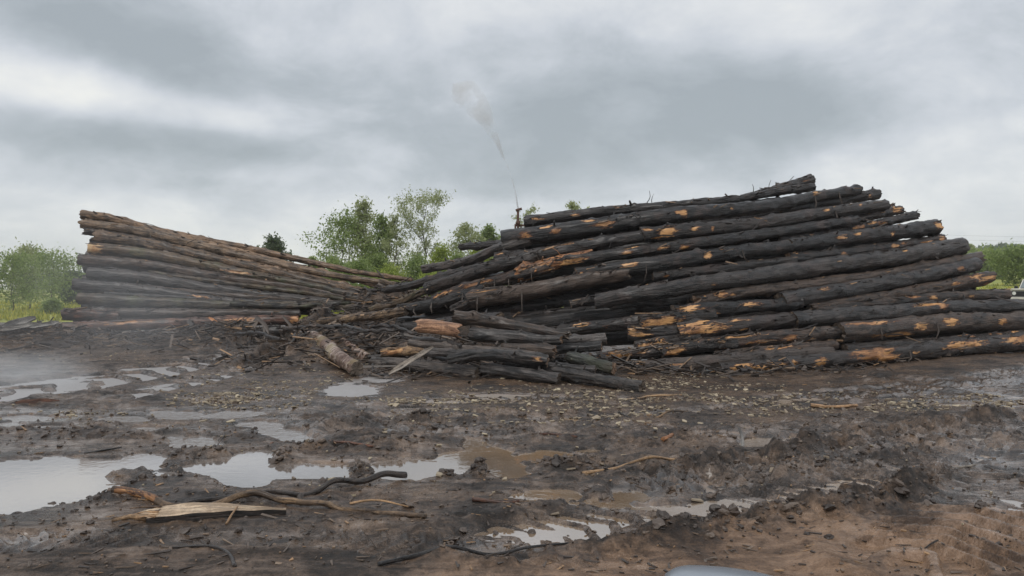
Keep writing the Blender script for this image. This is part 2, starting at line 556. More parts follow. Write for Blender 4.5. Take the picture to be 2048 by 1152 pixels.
M['leaf_mid'] = leaf_mat("mid_green_leaves", (.17, .23, .07), (.26, .34, .11), (.38, .45, .18))
M['leaf_pale'] = leaf_mat("pale_green_leaves", (.27, .31, .14), (.38, .42, .21), (.50, .53, .30))
M['leaf_yellow'] = leaf_mat("yellow_green_leaves", (.22, .28, .05), (.33, .40, .08), (.44, .50, .13))
M['leaf_dark'] = leaf_mat("dark_green_leaves", (.075, .105, .055), (.11, .15, .08), (.17, .21, .11))
M['leaf_far_hazed'] = leaf_mat("blue_green_hazed_far_leaves", (.10, .145, .105), (.135, .185, .13), (.18, .235, .155))  # leaf colour lightened, so some distance haze is put into it


def plain(name, col, rough=.5, metal=0.0, var=.25, sc=6.0, spec=.5):
    m, nt, b = material(name)
    pos = nd(nt, "ShaderNodeTexCoord").outputs["Object"]
    n = noise(nt, pos, sc, 5, .6)
    c = ramp(nt, n, [(.3, tuple(x * (1 - var) for x in col)), (.7, tuple(min(1, x * (1 + var)) for x in col))])
    nt.links.new(c, b.inputs["Base Color"])
    b.inputs["Roughness"].default_value = rough
    b.inputs["Metallic"].default_value = metal
    b.inputs["Specular IOR Level"].default_value = spec
    return m


M['trunk'] = plain("tree_trunk", (.10, .085, .07), .85, sc=3)
M['car_grey'] = plain("grey_blue_car_paint", (.30, .33, .37), .22, .25, .06, 2)
M['car_black'] = plain("black_plastic", (.02, .02, .022), .45)
M['mirror'] = plain("mirror_glass", (.8, .8, .8), .03, 1.0, .02)
M['white'] = plain("dirty_white_paint", (.62, .59, .53), .4, 0, .15, 3)
M['glass'] = plain("windscreen_glass", (.16, .19, .19), .06, 0, .1, 1, .9)
M['tyre'] = plain("tyre_rubber", (.02, .02, .02), .8)
M['lamp'] = plain("lamp_glass", (.7, .7, .66), .15)
M['red'] = M['red']
M['red_lens'] = plain("red_plastic", (.45, .04, .04), .3)
M['rust'] = plain("rusty_steel", (.12, .065, .045), .7, .3, .4, 9)
M['wire'] = plain("wire_metal", (.10, .10, .11), .5, .5)
M['fresh'] = bark_mat("fresh_split_wood", (.78, .55, .35), (.87, .68, .47), wood=(.75, .5, .28), rough=(.6, .8))

# ================================================================== ground
PUDDLES = [  # photo px centre and radii of each pool
    (50, 968, 190, 52), (0, 985, 150, 45), (200, 938, 130, 17), (290, 920, 45, 8), (120, 925, 70, 14),
    (470, 945, 72, 26), (505, 918, 50, 9), (430, 925, 45, 12), (490, 970, 45, 10), (400, 940, 40, 8), (600, 880, 40, 5),
    (628, 945, 76, 17), (565, 945, 40, 8), (820, 942, 78, 22), (900, 937, 65, 17), (968, 918, 58, 24), (1005, 942, 50, 16), (950, 890, 26, 14), (930, 925, 60, 18),
    (1100, 915, 58, 11), (390, 889, 48, 9), (285, 861, 40, 5), (520, 851, 50, 4.5), (560, 868, 45, 5), (345, 875, 25, 4),
    (1095, 995, 80, 7), (1230, 1005, 75, 8), (1150, 1012, 40, 4), (700, 782, 60, 13), 
    (360, 832, 60, 5), (60, 838, 60, 5), (20, 850, 30, 4), (1520, 888, 52, 6), (1600, 885, 32, 6), (1975, 918, 62, 8), (1930, 925, 30, 4),
    (2045, 829, 34, 5), (1900, 812, 60, 3), (900, 805, 55, 4), (830, 820, 60, 3), (1330, 975, 90, 4), 
    (760, 760, 50, 6), (250, 840, 50, 5), (100, 858, 45, 4), (470, 830, 60, 5), (1010, 792, 60, 3), (1180, 905, 30, 3), (1720, 985, 60, 4), (1560, 1010, 60, 4), (60, 1090, 45, 9), (330, 950, 45, 5), ]
PUDDLES = [(a, b, c, d if d >= 10 or b < 825 else d * 1.7) for a, b, c, d in PUDDLES]
WATER_Z = 0.0


def seg_dist(x, y, pts):
    """distance to a polyline, arc length along it and signed side offset"""
    best = np.full(x.shape, 1e9)
    S = np.zeros_like(x)
    O = np.zeros_like(x)
    acc = 0
    for (ax, ay), (bx, by) in zip(pts[:-1], pts[1:]):
        dx, dy = bx - ax, by - ay
        L = math.hypot(dx, dy)
        t = np.clip(((x - ax) * dx + (y - ay) * dy) / (L * L), 0, 1)
        qx, qy = ax + t * dx - x, ay + t * dy - y
        d = np.hypot(qx, qy)
        m = d < best
        best = np.where(m, d, best)
        S = np.where(m, acc + t * L, S)
        O = np.where(m, ((x - ax) * dy - (y - ay) * dx) / L, O)
        acc += L
    return best, S, O


def gl(pxs):
    return [tuple(gpt(a, b)[:2]) for a, b in pxs]


TR_LEFT = gl([(-250, 815), (0, 788), (150, 768), (300, 744), (430, 720), (600, 690)])
TR_LEFT2 = gl([(250, 795), (420, 758), (560, 725), (720, 690)])
TR_RIGHT = gl([(1000, 1085), (1150, 1060), (1300, 1035), (1450, 1012), (1650, 985), (1850, 935), (2060, 885), (2300, 840)])
TR_HERR = gl([(1850, 1120), (1960, 1030), (2040, 960), (2160, 890), (2300, 840)])
TR_FAR = gl([(700, 868), (1000, 850), (1300, 832), (1700, 795), (2150, 757)])
TR_FAR2 = gl([(900, 800), (1200, 800), (1500, 805), (1800, 780), (2150, 735)])
TR_CROSS = gl([(1650, 745), (1800, 762), (1950, 785), (2150, 820)])
TR_NEAR = gl([(-100, 1105), (200, 1080), (600, 1085), (1000, 1110), (1300, 1150)])
TR_MID = gl([(1280, 985), (1450, 965), (1600, 940), (1750, 905), (1950, 868), (2200, 835)])
RIDGE_A = gl([(1330, 968), (1500, 945), (1650, 905), (1800, 872), (2048, 835), (2250, 810)])
RIDGE_B = gl([(1300, 1082), (1450, 1062), (1600, 1042), (1750, 1015), (1850, 985)])
RIDGE_C = gl([(1500, 972), (1640, 942), (1780, 908), (1900, 882)])
RIDGE_D = gl([(1250, 895), (1450, 880), (1650, 860), (1850, 840)])
MOUNDS = [(690, 850, 90, 12, .10), (790, 900, 70, 9, .10), (640, 905, 110, 10, .07), (890, 950, 14, 6, .11), (962, 951, 22, 7, .10), (1120, 938, 45, 8, .09),
          (722, 948, 18, 12, .08), (250, 872, 130, 14, .08), (400, 912, 60, 10, .10), (300, 950, 90, 12, .08), (560, 920, 36, 8, .10), (180, 1000, 110, 18, .06),
          (860, 850, 60, 8, .09), (1000, 868, 80, 6, .05), (1200, 1000, 60, 5, .05), (80, 870, 100, 10, .06), (520, 870, 60, 6, .05), (1180, 940, 50, 8, .05)]
HEAPS = [(-5.2, 21.0, 1.6, 1.8, .62), (-2.6, 19.8, 2.2, 1.5, .55), (-6.5, 25.2, 4.0, 1.6, .75), (-0.2, 18.8, 2.0, 1.3, .40), (-11.0, 26.0, 5.0, 1.0, .25), (-16.0, 26.0, 2.5, 1.6, .5),
         (1.6, 17.2, 1.6, 1.0, .22), (-4.5, 24.0, 2.0, 2.0, .5), (-2.4, 25.2, 2.6, 1.0, 1.15), (-5.0, 28.3, 3.2, .9, 1.15)]


def terrain(x, y):
    """the broad shape: flat yard, rising to the right beyond it"""
    yy = np.maximum(y, 1.0)
    u = x / yy
    d = np.maximum(yy - 15, 0)
    d = np.where(d > 250, 250 + np.minimum(d - 250, 300) * 0.3, d)
    return 0.026 * d * ss(.40, .60, u)


def heaps(x, y):
    h = 0
    for cx, cy, sx, sy, a in HEAPS:
        h = h + a * np.exp(-((x - cx) / sx) ** 2 - ((y - cy) / sy) ** 2)
    return h


def ground_fields(x, y):
    x = np.asarray(x, float)
    y = np.asarray(y, float)
    ys = np.maximum(y, 2.0)
    px = 1024 + x / ys * F
    py = 576 + CAM_H * F / ys
    # how rough the mud is
    rough = .45 + .75 * ss(790, 850, py) * (1 - ss(960, 1040, py)) * (1 - ss(1150, 1350, px)) + .7 * ss(1200, 1350, px) * ss(820, 870, py) * (1 - ss(1010, 1060, py))
    rough = rough * (1 - .25 * ss(1080, 1130, py))
    nb = fbm2(x / 1.7, y / 1.7, 3, 3) - .5
    nl = fbm2(x / .42, y / .42, 5, 21, .55)
    rid = 1 - np.abs(2 * fbm2(x / .55 + 9, y / .4, 4, 33) - 1)
    nf = fbm2(x / .09, y / .09, 3, 51, .6) - .5
    streak = fbm2(x / 1.2, y / .16, 4, 77, .6) - .5
    nl2 = fbm2(x / .15, y / .15, 4, 61, .6)
    # pools
    e = fbm2(x / .5, y / .32, 5, 91, .6) - .5
    pf = np.full(x.shape, -9.0)
    for cx, cy_, rx, ry in PUDDLES:
        pf = np.maximum(pf, 1 - np.sqrt(((px - cx) / (rx * 1.06)) ** 2 + ((py - cy_) / (ry * 1.15)) ** 2))
    pm = ss(-.12, .30, pf + 1.0 * e)
    near = ss(-1.1, -.1, pf)
    rel = rough * (1 - .70 * near)
    h = .040 + .05 * nb + rel * (.10 * (nl - .5) + .055 * (rid - .72) + .075 * (nl2 - .5)) + .03 * nf * rel + .022 * streak * (1 - .6 * near)
    h = np.where(near > .02, h * (1 - near) + np.maximum(np.minimum(h, .03), .005 + .01 * nl) * near, h)
    h = h * (1 - pm) + pm * (-.07 + .05 * (nl - .5))
    for cx, cy_, rx, ry, a in MOUNDS:
        g = np.exp(-((px - cx) / rx) ** 2 - ((py - cy_) / ry) ** 2)
        h = h + g * a * (.2 + 1.0 * nl + .9 * (nl2 - .4))
    wet = .32 + .45 * pm + .22 * near
    clay = np.zeros_like(x)
    h = h + heaps(x, y) * (.75 + .5 * nl)
    # tracks: half width, floor height, lug height, pitch, slant, berm
    for pts, hw, flo, lug, pitch, sl, bm in ((TR_LEFT, 1.15, -.030, .085, .90, .9, .02), (TR_LEFT2, .5, -.015, .06, .7, .7, .02), (TR_RIGHT, .42, -.010, .036, .20, .35, .06), (TR_HERR, .52, .012, .05, .26, .7, .05), (TR_MID, .30, -.02, .03, .2, .3, .06),
                                         (TR_FAR, .34, .006, .03, .22, .4, .05), (TR_FAR2, .34, .004, .025, .25, .4, .03), (TR_CROSS, .4, -.004, .02, .22, .4, .04), (TR_NEAR, .26, .022, .022, .16, .5, .02)):
        d, s, o = seg_dist(x, y, pts)
        w = 1 - ss(hw * .75, hw * 1.15, d + .5 * hw * (nl - .5))
        tread = ss(.25, .85, np.sin(2 * math.pi * (s + np.abs(o) * sl + .5 * nb) / pitch) + .8 * (nl - .5))
        keep = ss(.3, .55, fbm2(x / .8, y / .8, 2, 131))
        h = h * (1 - .92 * w) + w * (flo + lug * tread * (.25 + .9 * keep) + .05 * (nl - .5))
        berm = np.exp(-((d - hw * 1.35) / (.3 * hw)) ** 2)
        h = h + berm * bm * (nl + nl2 - .4)
        wet = wet + w * .30
    for pts, hw, a in ((RIDGE_A, .42, .12), (RIDGE_B, .22, .10), (RIDGE_C, .24, .07), (RIDGE_D, .4, .06)):
        d, s, o = seg_dist(x, y, pts)
        h = h + a * np.exp(-(d / hw) ** 2) * (.1 + 1.2 * nl * rid + 1.3 * (nl2 - .42))
    # clay toward the near right corner
    lean = (px - 1024) / 1024.0
    clay = .85 * ss(1030, 1140, py + 60 * lean) * ss(-.35, .6, lean) + .25 * ss(1090, 1160, py + 10 * lean) + .22 * ss(940, 1040, py) * ss(.45, .9, lean)
    clay = clay + .28 * np.exp(-((px - 1640) / 260) ** 2 - ((py - 985) / 35) ** 2) + .2 * np.exp(-((px - 1550) / 140) ** 2 - ((py - 890) / 20) ** 2)
    wet = wet + .22 * ss(730, 760, py) * (1 - ss(870, 900, py)) * ss(.35, .7, fbm2(x / 2.2, y / .7, 3, 171)) - .15 * ss(1040, 1120, py)
    wet = wet + .25 * ss(1500, 1700, px) * ss(745, 765, py) * (1 - ss(790, 830, py))
    fade = 1 - ss(26, 36, y)
    h = h * (.25 + .75 * fade) + terrain(x, y)
    return h, np.clip(wet, 0, 1), np.clip(clay, 0, 1)


def H(x, y):
    a, b, c = ground_fields(np.atleast_1d(float(x)), np.atleast_1d(float(y)))
    return float(a[0])


def build_ground():
    nu, nv = 900, 560
    u = np.linspace(-1.0, 1.0, nu)
    u = np.sign(u) * np.abs(u) ** 1.12
    y = 3.2 * (50 / 3.2) ** np.linspace(0, 1, nv)
    U, Y = np.meshgrid(u, y)
    X = U * Y
    h, wet, clay = ground_fields(X.ravel(), Y.ravel())
    V = np.stack([X.ravel(), Y.ravel(), h], 1)
    i = np.arange(nv - 1)[:, None] * nu + np.arange(nu - 1)[None]
    Fq = np.stack([i, i + 1, i + nu + 1, i + nu], -1).reshape(-1, 4)
    o = mkmesh("ground", V, Fq, M['ground'], attrs={"wet": wet, "clay": clay})
    tag(o, kind='structure')
    # the yard goes on beside and behind the camera
    V = np.array([[-300, -200, -.2], [300, -200, -.2], [300, 60, -.2], [-300, 60, -.2]])
    n = len(V)
    o = mkmesh("yard_ground", V, [[0, 1, 2, 3]], M['ground'], attrs={"wet": np.full(n, .2), "clay": np.full(n, .3)})
    tag(o, kind='structure')
    V = np.array([[-30, 4, WATER_Z], [30, 4, WATER_Z], [30, 30, WATER_Z], [-30, 30, WATER_Z]])
    o = mkmesh("puddle_water", V, [[0, 1, 2, 3]], M['water'])
    tag(o, kind='structure')
    # meadow
    nu, nv = 160, 90
    u = np.linspace(-1.8, 1.8, nu)
    y = 44 * (1500 / 44) ** np.linspace(0, 1, nv)
    U, Y = np.meshgrid(u, y)
    X = (U * Y).ravel()
    Y = Y.ravel()
    Z = terrain(X, Y) + .02 + .25 * (fbm2(X / 9, Y / 9, 3, 5) - .5) * ss(48, 70, Y) - .0005 * np.clip(Y - 60, 0, 1500) * (X < 0)
    i = np.arange(nv - 1)[:, None] * nu + np.arange(nu - 1)[None]
    Fq = np.stack([i, i + 1, i + nu + 1, i + nu], -1).reshape(-1, 4)
    tag(mkmesh("field", np.stack([X, Y, Z], 1), Fq, M['field']), kind='structure')


build_ground()


# ================================================================== logs
K = 0.9


def d0_right(px):
    return np.interp(px, [600, 740, 1000, 1300, 1440, 2048, 2300], [23.5, 22.0, 18.6, 17.2, 17.3, 21.0, 22.5])


def d0_left(px):
    return np.interp(px, [0, 160, 760, 900], [26.2, 26.4, 27.6, 28.2])


def pile_depth(px, py, d0):
    return (d0(px) + CAM_H * K) / (1 - (576 - py) * K / F)


def make_log(label, pts, r0, r1, mat='black', patches=(), group=None, pile='r', off=0.0, ends=('end_dark', 'end_dark'), seg=.075, nrad=26, stubs=3, jag=.02,
             rp=.08, knots=20, lump=.05, seed=0, cat='log', name='log', twigs=0, strips=0, flare=.0):
    """a felled trunk along the photo pixels pts = (px, py[, depth]), radii in photo pixels"""
    rg = np.random.default_rng(abs(hash_str(label)) % (2 ** 31))
    W, Dp = [], []
    for p in pts:
        if len(p) == 3:
            D = p[2]
        elif pile == 'r':
            D = pile_depth(p[0], p[1], d0_right) + off
        elif pile == 'l':
            D = pile_depth(p[0], p[1], d0_left) + off
        W.append(at(p[0], p[1], D))
        Dp.append(D)
    W = np.array(W)
    L = np.linalg.norm(np.diff(W, axis=0), axis=1).sum()
    n = max(8, int(L / seg))
    C = smoothpath(W, n)
    s = np.linspace(0, L, n)
    C[:, 2] += .006 * (vn2(s / 1.6 + rg.uniform(0, 90), s * 0, 7) - .5) * 2
    C[:, 1] += .006 * (vn2(s / 1.6 + rg.uniform(0, 90), s * 0, 8) - .5) * 2
    T = np.gradient(C, axis=0)
    T /= np.linalg.norm(T, axis=1)[:, None]
    Nn = np.cross(T, [0, 0, 1.0])
    Nn /= np.linalg.norm(Nn, axis=1)[:, None]
    Uu = np.cross(Nn, T)
    ra, rb = .93 * r0 / F * Dp[0], .93 * r1 / F * Dp[-1]
    rad = ra + (rb - ra) * s / L
    th = np.linspace(0, 2 * math.pi, nrad, endpoint=False)
    S, TH = np.meshgrid(s, th, indexing='ij')
    R = np.repeat(rad[:, None], nrad, 1)
    so = rg.uniform(0, 200)
    cs, sn = np.cos(TH), np.sin(TH)
    q = np.stack([S / .7 + so, cs * 1.1 + 5, sn * 1.1 + 5], -1)
    R = R * (1 + lump * 2 * (vn3(q, 3) - .5))
    q2 = np.stack([S / .28 + so, cs * 3.2 + 9, sn * 3.2 + 9], -1)
    R = R * (1 + .20 * (vn3(q2, 4) - .5))
    q3 = np.stack([S / .5 + so, cs * 7.5 + 9, sn * 7.5 + 9], -1)
    ridge = 1 - np.abs(2 * vn3(q3, 6) - 1)
    R = R + .040 * (ridge - .5) + .030 * (vn3(np.stack([S / .12 + so, cs * 6 + 3, sn * 6 + 3], -1), 14) - .5)
    kn = []
    for _ in range(int(knots * L / 8) + 1):
        sk, tk = rg.uniform(.15, L - .1), rg.uniform(0, 2 * math.pi)
        hk, wk = rg.uniform(.02, .07), rg.uniform(.05, .12)
        dt = (TH - tk + math.pi) % (2 * math.pi) - math.pi
        R = R + hk * np.exp(-((S - sk) / wk) ** 2 - (dt * R / (wk * .8)) ** 2)
        kn.append((sk, tk))
    # bare patches: photo px along the log, position across it (-1 top .. 1 bottom), half length px, half height fraction
    cpx = 1024 + C[:, 0] / C[:, 1] * F
    P = np.full(S.shape, -1.0)
    PT = np.full(S.shape, .5)
    plist = []
    for (ppx, v, hl, hh) in patches:
        i = int(np.argmin(np.abs(cpx - ppx)))
        plist.append((s[i], math.asin(max(-.98, min(.98, -v))), hl / F * C[i, 1] * 1.05, max(.12, hh * 1.2)))
    for _ in range(rg.poisson(rp * L / 5)):
        plist.append((rg.uniform(0, L), rg.uniform(-.9, 1.4), rg.uniform(.04, .16), rg.uniform(.06, .2)))
    for sp, tp, hl, ht in plist:
        dt = (TH - tp + math.pi) % (2 * math.pi) - math.pi
        a = ((S - sp) / hl) ** 2 + (dt / ht) ** 2
        v_ = .98 - .47 * np.sqrt(a)
        PT = np.where(v_ > P, rg.random(), PT)
        P = np.maximum(P, v_)
    P = np.clip(P, -1, 1.2)
    pn = P + 1.3 * (vn3(np.stack([S * 7 + so, cs * R * 16 + 40, sn * R * 16 + 40], -1), 12) - .5)
    R = R - .016 * ss(.42, .60, pn)
    if flare:
        R = R * (1 + flare * np.exp(-S / .5))
    Vv = C[:, None] + R[..., None] * (cs[..., None] * Nn[:, None] + sn[..., None] * Uu[:, None])
    # sawn ends are never quite square
    for e, sg in ((0, -1), (n - 1, 1)):
        ph, sl = rg.uniform(0, 2 * math.pi), rg.uniform(0, .22)
        sh = sl * R[e] * np.cos(th - ph) + jag * (vn2(th * 2.5 + so, th * 0 + e, 9) - .5) * 2 + jag * 1.2 * (rg.random(nrad) - .5)
        Vv[e] += T[e] * sh[:, None]
        if jag > .05:
            k = 1 if e == 0 else n - 2
            Vv[k] += T[k] * (.4 * sh)[:, None]
    lc = np.stack([S + so, cs * R, sn * R], -1).reshape(-1, 3)
    i = np.arange(n - 1)[:, None] * nrad + np.arange(nrad)[None]
    j = np.arange(n - 1)[:, None] * nrad + (np.arange(nrad)[None] + 1) % nrad
    Fq = np.stack([i, j, j + nrad, i + nrad], -1).reshape(-1, 4)
    cen = C[n // 2]
    o = mkmesh(name, Vv.reshape(-1, 3), Fq, M[mat], attrs={"lc": lc, "patch": P.ravel(), "ptone": PT.ravel()}, loc=cen)
    tag(o, label, cat, group)
    # the two cut faces
    for e, em in ((0, ends[0]), (n - 1, ends[1])):
        if em is None:
            continue
        ring = Vv[e]
        c0 = ring.mean(0)
        vs, lcs = [], []
        fr = (1.0, .8, .5, .22)
        for k, f in enumerate(fr):
            jit = (T[e] * ((rg.random(nrad) - .5) * jag * .9)[:, None]) if k else 0
            vs.append(c0 + (ring - c0) * f + jit)
            lcs.append(np.stack([np.full(nrad, so), cs[0] * R[e] * f, sn[0] * R[e] * f], -1))
        vs.append(c0[None])
        lcs.append(np.array([[so, 0, 0]]))
        vs = np.vstack(vs)
        fq, ft = [], []
        for k in range(len(fr) - 1):
            for a in range(nrad):
                b_ = (a + 1) % nrad
                fq.append((k * nrad + a, k * nrad + b_, (k + 1) * nrad + b_, (k + 1) * nrad + a))
        for a in range(nrad):
            ft.append(((len(fr) - 1) * nrad + a, (len(fr) - 1) * nrad + (a + 1) % nrad, len(fr) * nrad))
        mkmesh("cut_end", vs, fq, M[em], parent=o, attrs={"lc": np.vstack(lcs)}, loc=c0, tris=ft, smooth=False)
    # branch stubs stand on knots that face out or up
    # torn flakes of bark curl up along the bare patches
    for sp, tp, hl, ht in plist[:len(patches)]:
        if len(patches) == 0 or hl < .06 or rg.random() < .35:
            continue
        i = int(np.clip(sp / L, 0, 1) * (n - 1))
        tt = tp + ht * rg.choice([-.8, .8])
        b0 = C[i] + (math.cos(tt) * Nn[i] + math.sin(tt) * Uu[i]) * (rad[i] + .012)
        ou = (math.cos(tt) * Nn[i] + math.sin(tt) * Uu[i])
        fl = min(.45, hl * rg.uniform(.6, 1.3)) + .08
        ribbon("bark_flake", [b0 - T[i] * fl * .5, b0 + ou * .012, b0 + T[i] * fl * .5 + ou * rg.uniform(.02, .06)], rg.uniform(.02, .045), 'litter', parent=o, th=.012, tone=float(rg.choice([.3, .5, .85])), tilt=list(np.cross(ou, [0, 0, .3]) + ou))
    done = 0
    for sk, tk in kn:
        if done >= stubs:
            break
        if not (-.9 < tk < 2.2 or tk > 5.4):
            continue
        i = min(n - 1, int(sk / L * (n - 1)))
        dirv = math.cos(tk) * Nn[i] + math.sin(tk) * Uu[i] + T[i] * rg.uniform(-.5, .5)
        dirv /= np.linalg.norm(dirv)
        base = C[i] + (math.cos(tk) * Nn[i] + math.sin(tk) * Uu[i]) * rad[i] * .85
        ln = rg.uniform(.05, .16) + rad[i] * .15
        stick(("branch_stub"), [base, base + dirv * ln], rg.uniform(.02, .038), rg.uniform(.014, .025), mat, parent=o, nr=7, seg=.03)
        done += 1
    for _ in range(twigs):
        i = int(rg.uniform(.05, .95) * (n - 1))
        d = Uu[i] * 1.0 + T[i] * rg.uniform(-.7, .7) + Nn[i] * rg.uniform(-.2, .6)
        b_ = C[i] + Uu[i] * rad[i] * .9
        ln = rg.uniform(.14, .34)
        stick("twig", [b_, b_ + d * ln * .5, b_ + d * ln + T[i] * rg.uniform(-.15, .15)], .012, .006, mat, parent=o, nr=5, seg=.06)
    for _ in range(strips):
        i = int(rg.uniform(.05, .95) * (n - 1))
        b_ = C[i] + Nn[i] * rad[i] * 1.02
        ln = rg.uniform(.2, .5)
        ribbon("bark_strip", [b_ + Uu[i] * rad[i] * .3, b_ - [0, 0, .4 * ln] + Nn[i] * .05, b_ - [0, 0, ln] + T[i] * rg.uniform(-.2, .2) + Nn[i] * .03], rg.uniform(.02, .05), 'litter', parent=o)
    return o


def hash_str(s):
    h = 5381
    for c in s:
        h = ((h * 33) ^ ord(c)) & 0x7fffffff
    return h


def stick(name, pts, r0, r1, mat, parent=None, nr=8, seg=.05, wob=0.0, lump=.15, patches=()):
    P = np.asarray(pts, float)
    L = np.linalg.norm(np.diff(P, axis=0), axis=1).sum()
    n = max(3, int(L / seg))
    C = smoothpath(P, n)
    s = np.linspace(0, L, n)
    so = (abs(P[0, 0]) * 37.7 + abs(P[0, 2]) * 91.3) % 100
    if wob:
        C[:, 0] += wob * (vn2(s / .25 + so, s * 0, 1) - .5)
        C[:, 2] += wob * (vn2(s / .25 + so, s * 0, 2) - .5)
    T = np.gradient(C, axis=0)
    T /= np.linalg.norm(T, axis=1)[:, None]
    A = np.where(np.abs(T[:, 2:3]) > .9, np.array([[1.0, 0, 0]]), np.array([[0, 0, 1.0]]))
    Nn = np.cross(T, A)
    Nn /= np.linalg.norm(Nn, axis=1)[:, None]
    Uu = np.cross(Nn, T)
    th = np.linspace(0, 2 * math.pi, nr, endpoint=False)
    S, TH = np.meshgrid(s, th, indexing='ij')
    R = (r0 + (r1 - r0) * S / L) * (1 + lump * 2 * (vn3(np.stack([S / .12 + so, np.cos(TH) * 1.3 + 3, np.sin(TH) * 1.3 + 3], -1), 5) - .5))
    V = C[:, None] + R[..., None] * (np.cos(TH)[..., None] * Nn[:, None] + np.sin(TH)[..., None] * Uu[:, None])
    V = V.reshape(-1, 3)
    lc = np.stack([S + so, np.cos(TH) * R, np.sin(TH) * R], -1).reshape(-1, 3)
    i = np.arange(n - 1)[:, None] * nr + np.arange(nr)[None]
    j = np.arange(n - 1)[:, None] * nr + (np.arange(nr)[None] + 1) % nr
    Fq = np.stack([i, j, j + nr, i + nr], -1).reshape(-1, 4)
    V = np.vstack([V, C[0], C[-1]])
    lc = np.vstack([lc, [so, 0, 0], [so + L, 0, 0]])
    a = np.arange(nr)
    b = (a + 1) % nr
    t1 = np.stack([b, a, np.full(nr, n * nr)], 1)
    t2 = np.stack([(n - 1) * nr + a, (n - 1) * nr + b, np.full(nr, n * nr + 1)], 1)
    pa = np.full(len(V), -1.0)
    for f0, f1 in patches:
        pa[:n * nr] = np.maximum(pa[:n * nr], np.where((S / L > f0) & (S / L < f1), .62, -1).ravel())
    return mkmesh(name, V, Fq, M[mat], parent=parent, attrs={"lc": lc, "patch": pa, "tone": np.full(len(V), .45)}, loc=P[0], tris=np.vstack([t1, t2]))


def ribbon(name, pts, w, mat, parent=None, th=.012, tone=.5, tilt=None, curl=.3):
    """a strip of bark or a plank: rectangular section swept along pts"""
    P = np.asarray(pts, float)
    L = np.linalg.norm(np.diff(P, axis=0), axis=1).sum()
    n = max(3, int(L / .12))
    C = smoothpath(P, n)
    T = np.gradient(C, axis=0)
    T /= np.linalg.norm(T, axis=1)[:, None]
    side = np.cross(T, [0, -1.0, .25] if tilt is None else tilt)
    side /= np.linalg.norm(side, axis=1)[:, None]
    nrm = np.cross(side, T)
    s = np.linspace(0, L, n)
    so = (abs(P[0, 0]) * 53.3) % 70
    ww = w * (.75 + .5 * vn2(s / .2 + so, s * 0, 3)) * np.minimum(1, .45 + 3 * np.minimum(s, L - s) / L)
    V = []
    for a, b in ((-1, 0), (-.35, -curl), (.35, -curl), (1, 0), (1, 1), (.35, 1 - curl), (-.35, 1 - curl), (-1, 1)):
        bb = b * th if abs(b) in (0, 1) else b * th
        V.append(C + side * (a * ww / 2)[:, None] + nrm * (bb + (0 if b in (0, 1) else 0)))
    V = np.stack(V, 1)
    m = V.shape[1]
    i = np.arange(n - 1)[:, None] * m + np.arange(m)[None]
    j = np.arange(n - 1)[:, None] * m + (np.arange(m)[None] + 1) % m
    Fq = np.stack([i, i + m, j + m, j], -1).reshape(-1, 4)
    Fq = np.vstack([Fq, [[0, 1, 6, 7], [1, 2, 5, 6], [2, 3, 4, 5]], (n - 1) * m + np.array([[7, 6, 1, 0], [6, 5, 2, 1], [5, 4, 3, 2]])])
    lc = np.stack([np.repeat(s[:, None], m, 1) + so, np.tile(np.linspace(-w, w, m), (n, 1)), np.zeros((n, m))], -1).reshape(-1, 3)
    V = V.reshape(-1, 3)
    return mkmesh(name, V, Fq, M[mat], parent=parent, attrs={"lc": lc, "patch": np.full(len(V), -1.0), "tone": np.full(len(V), tone)}, loc=P[0], smooth=False)


GR = "logs in the right pile"
GL_ = "logs in the left pile"
GF = "logs fallen in front of the right pile"

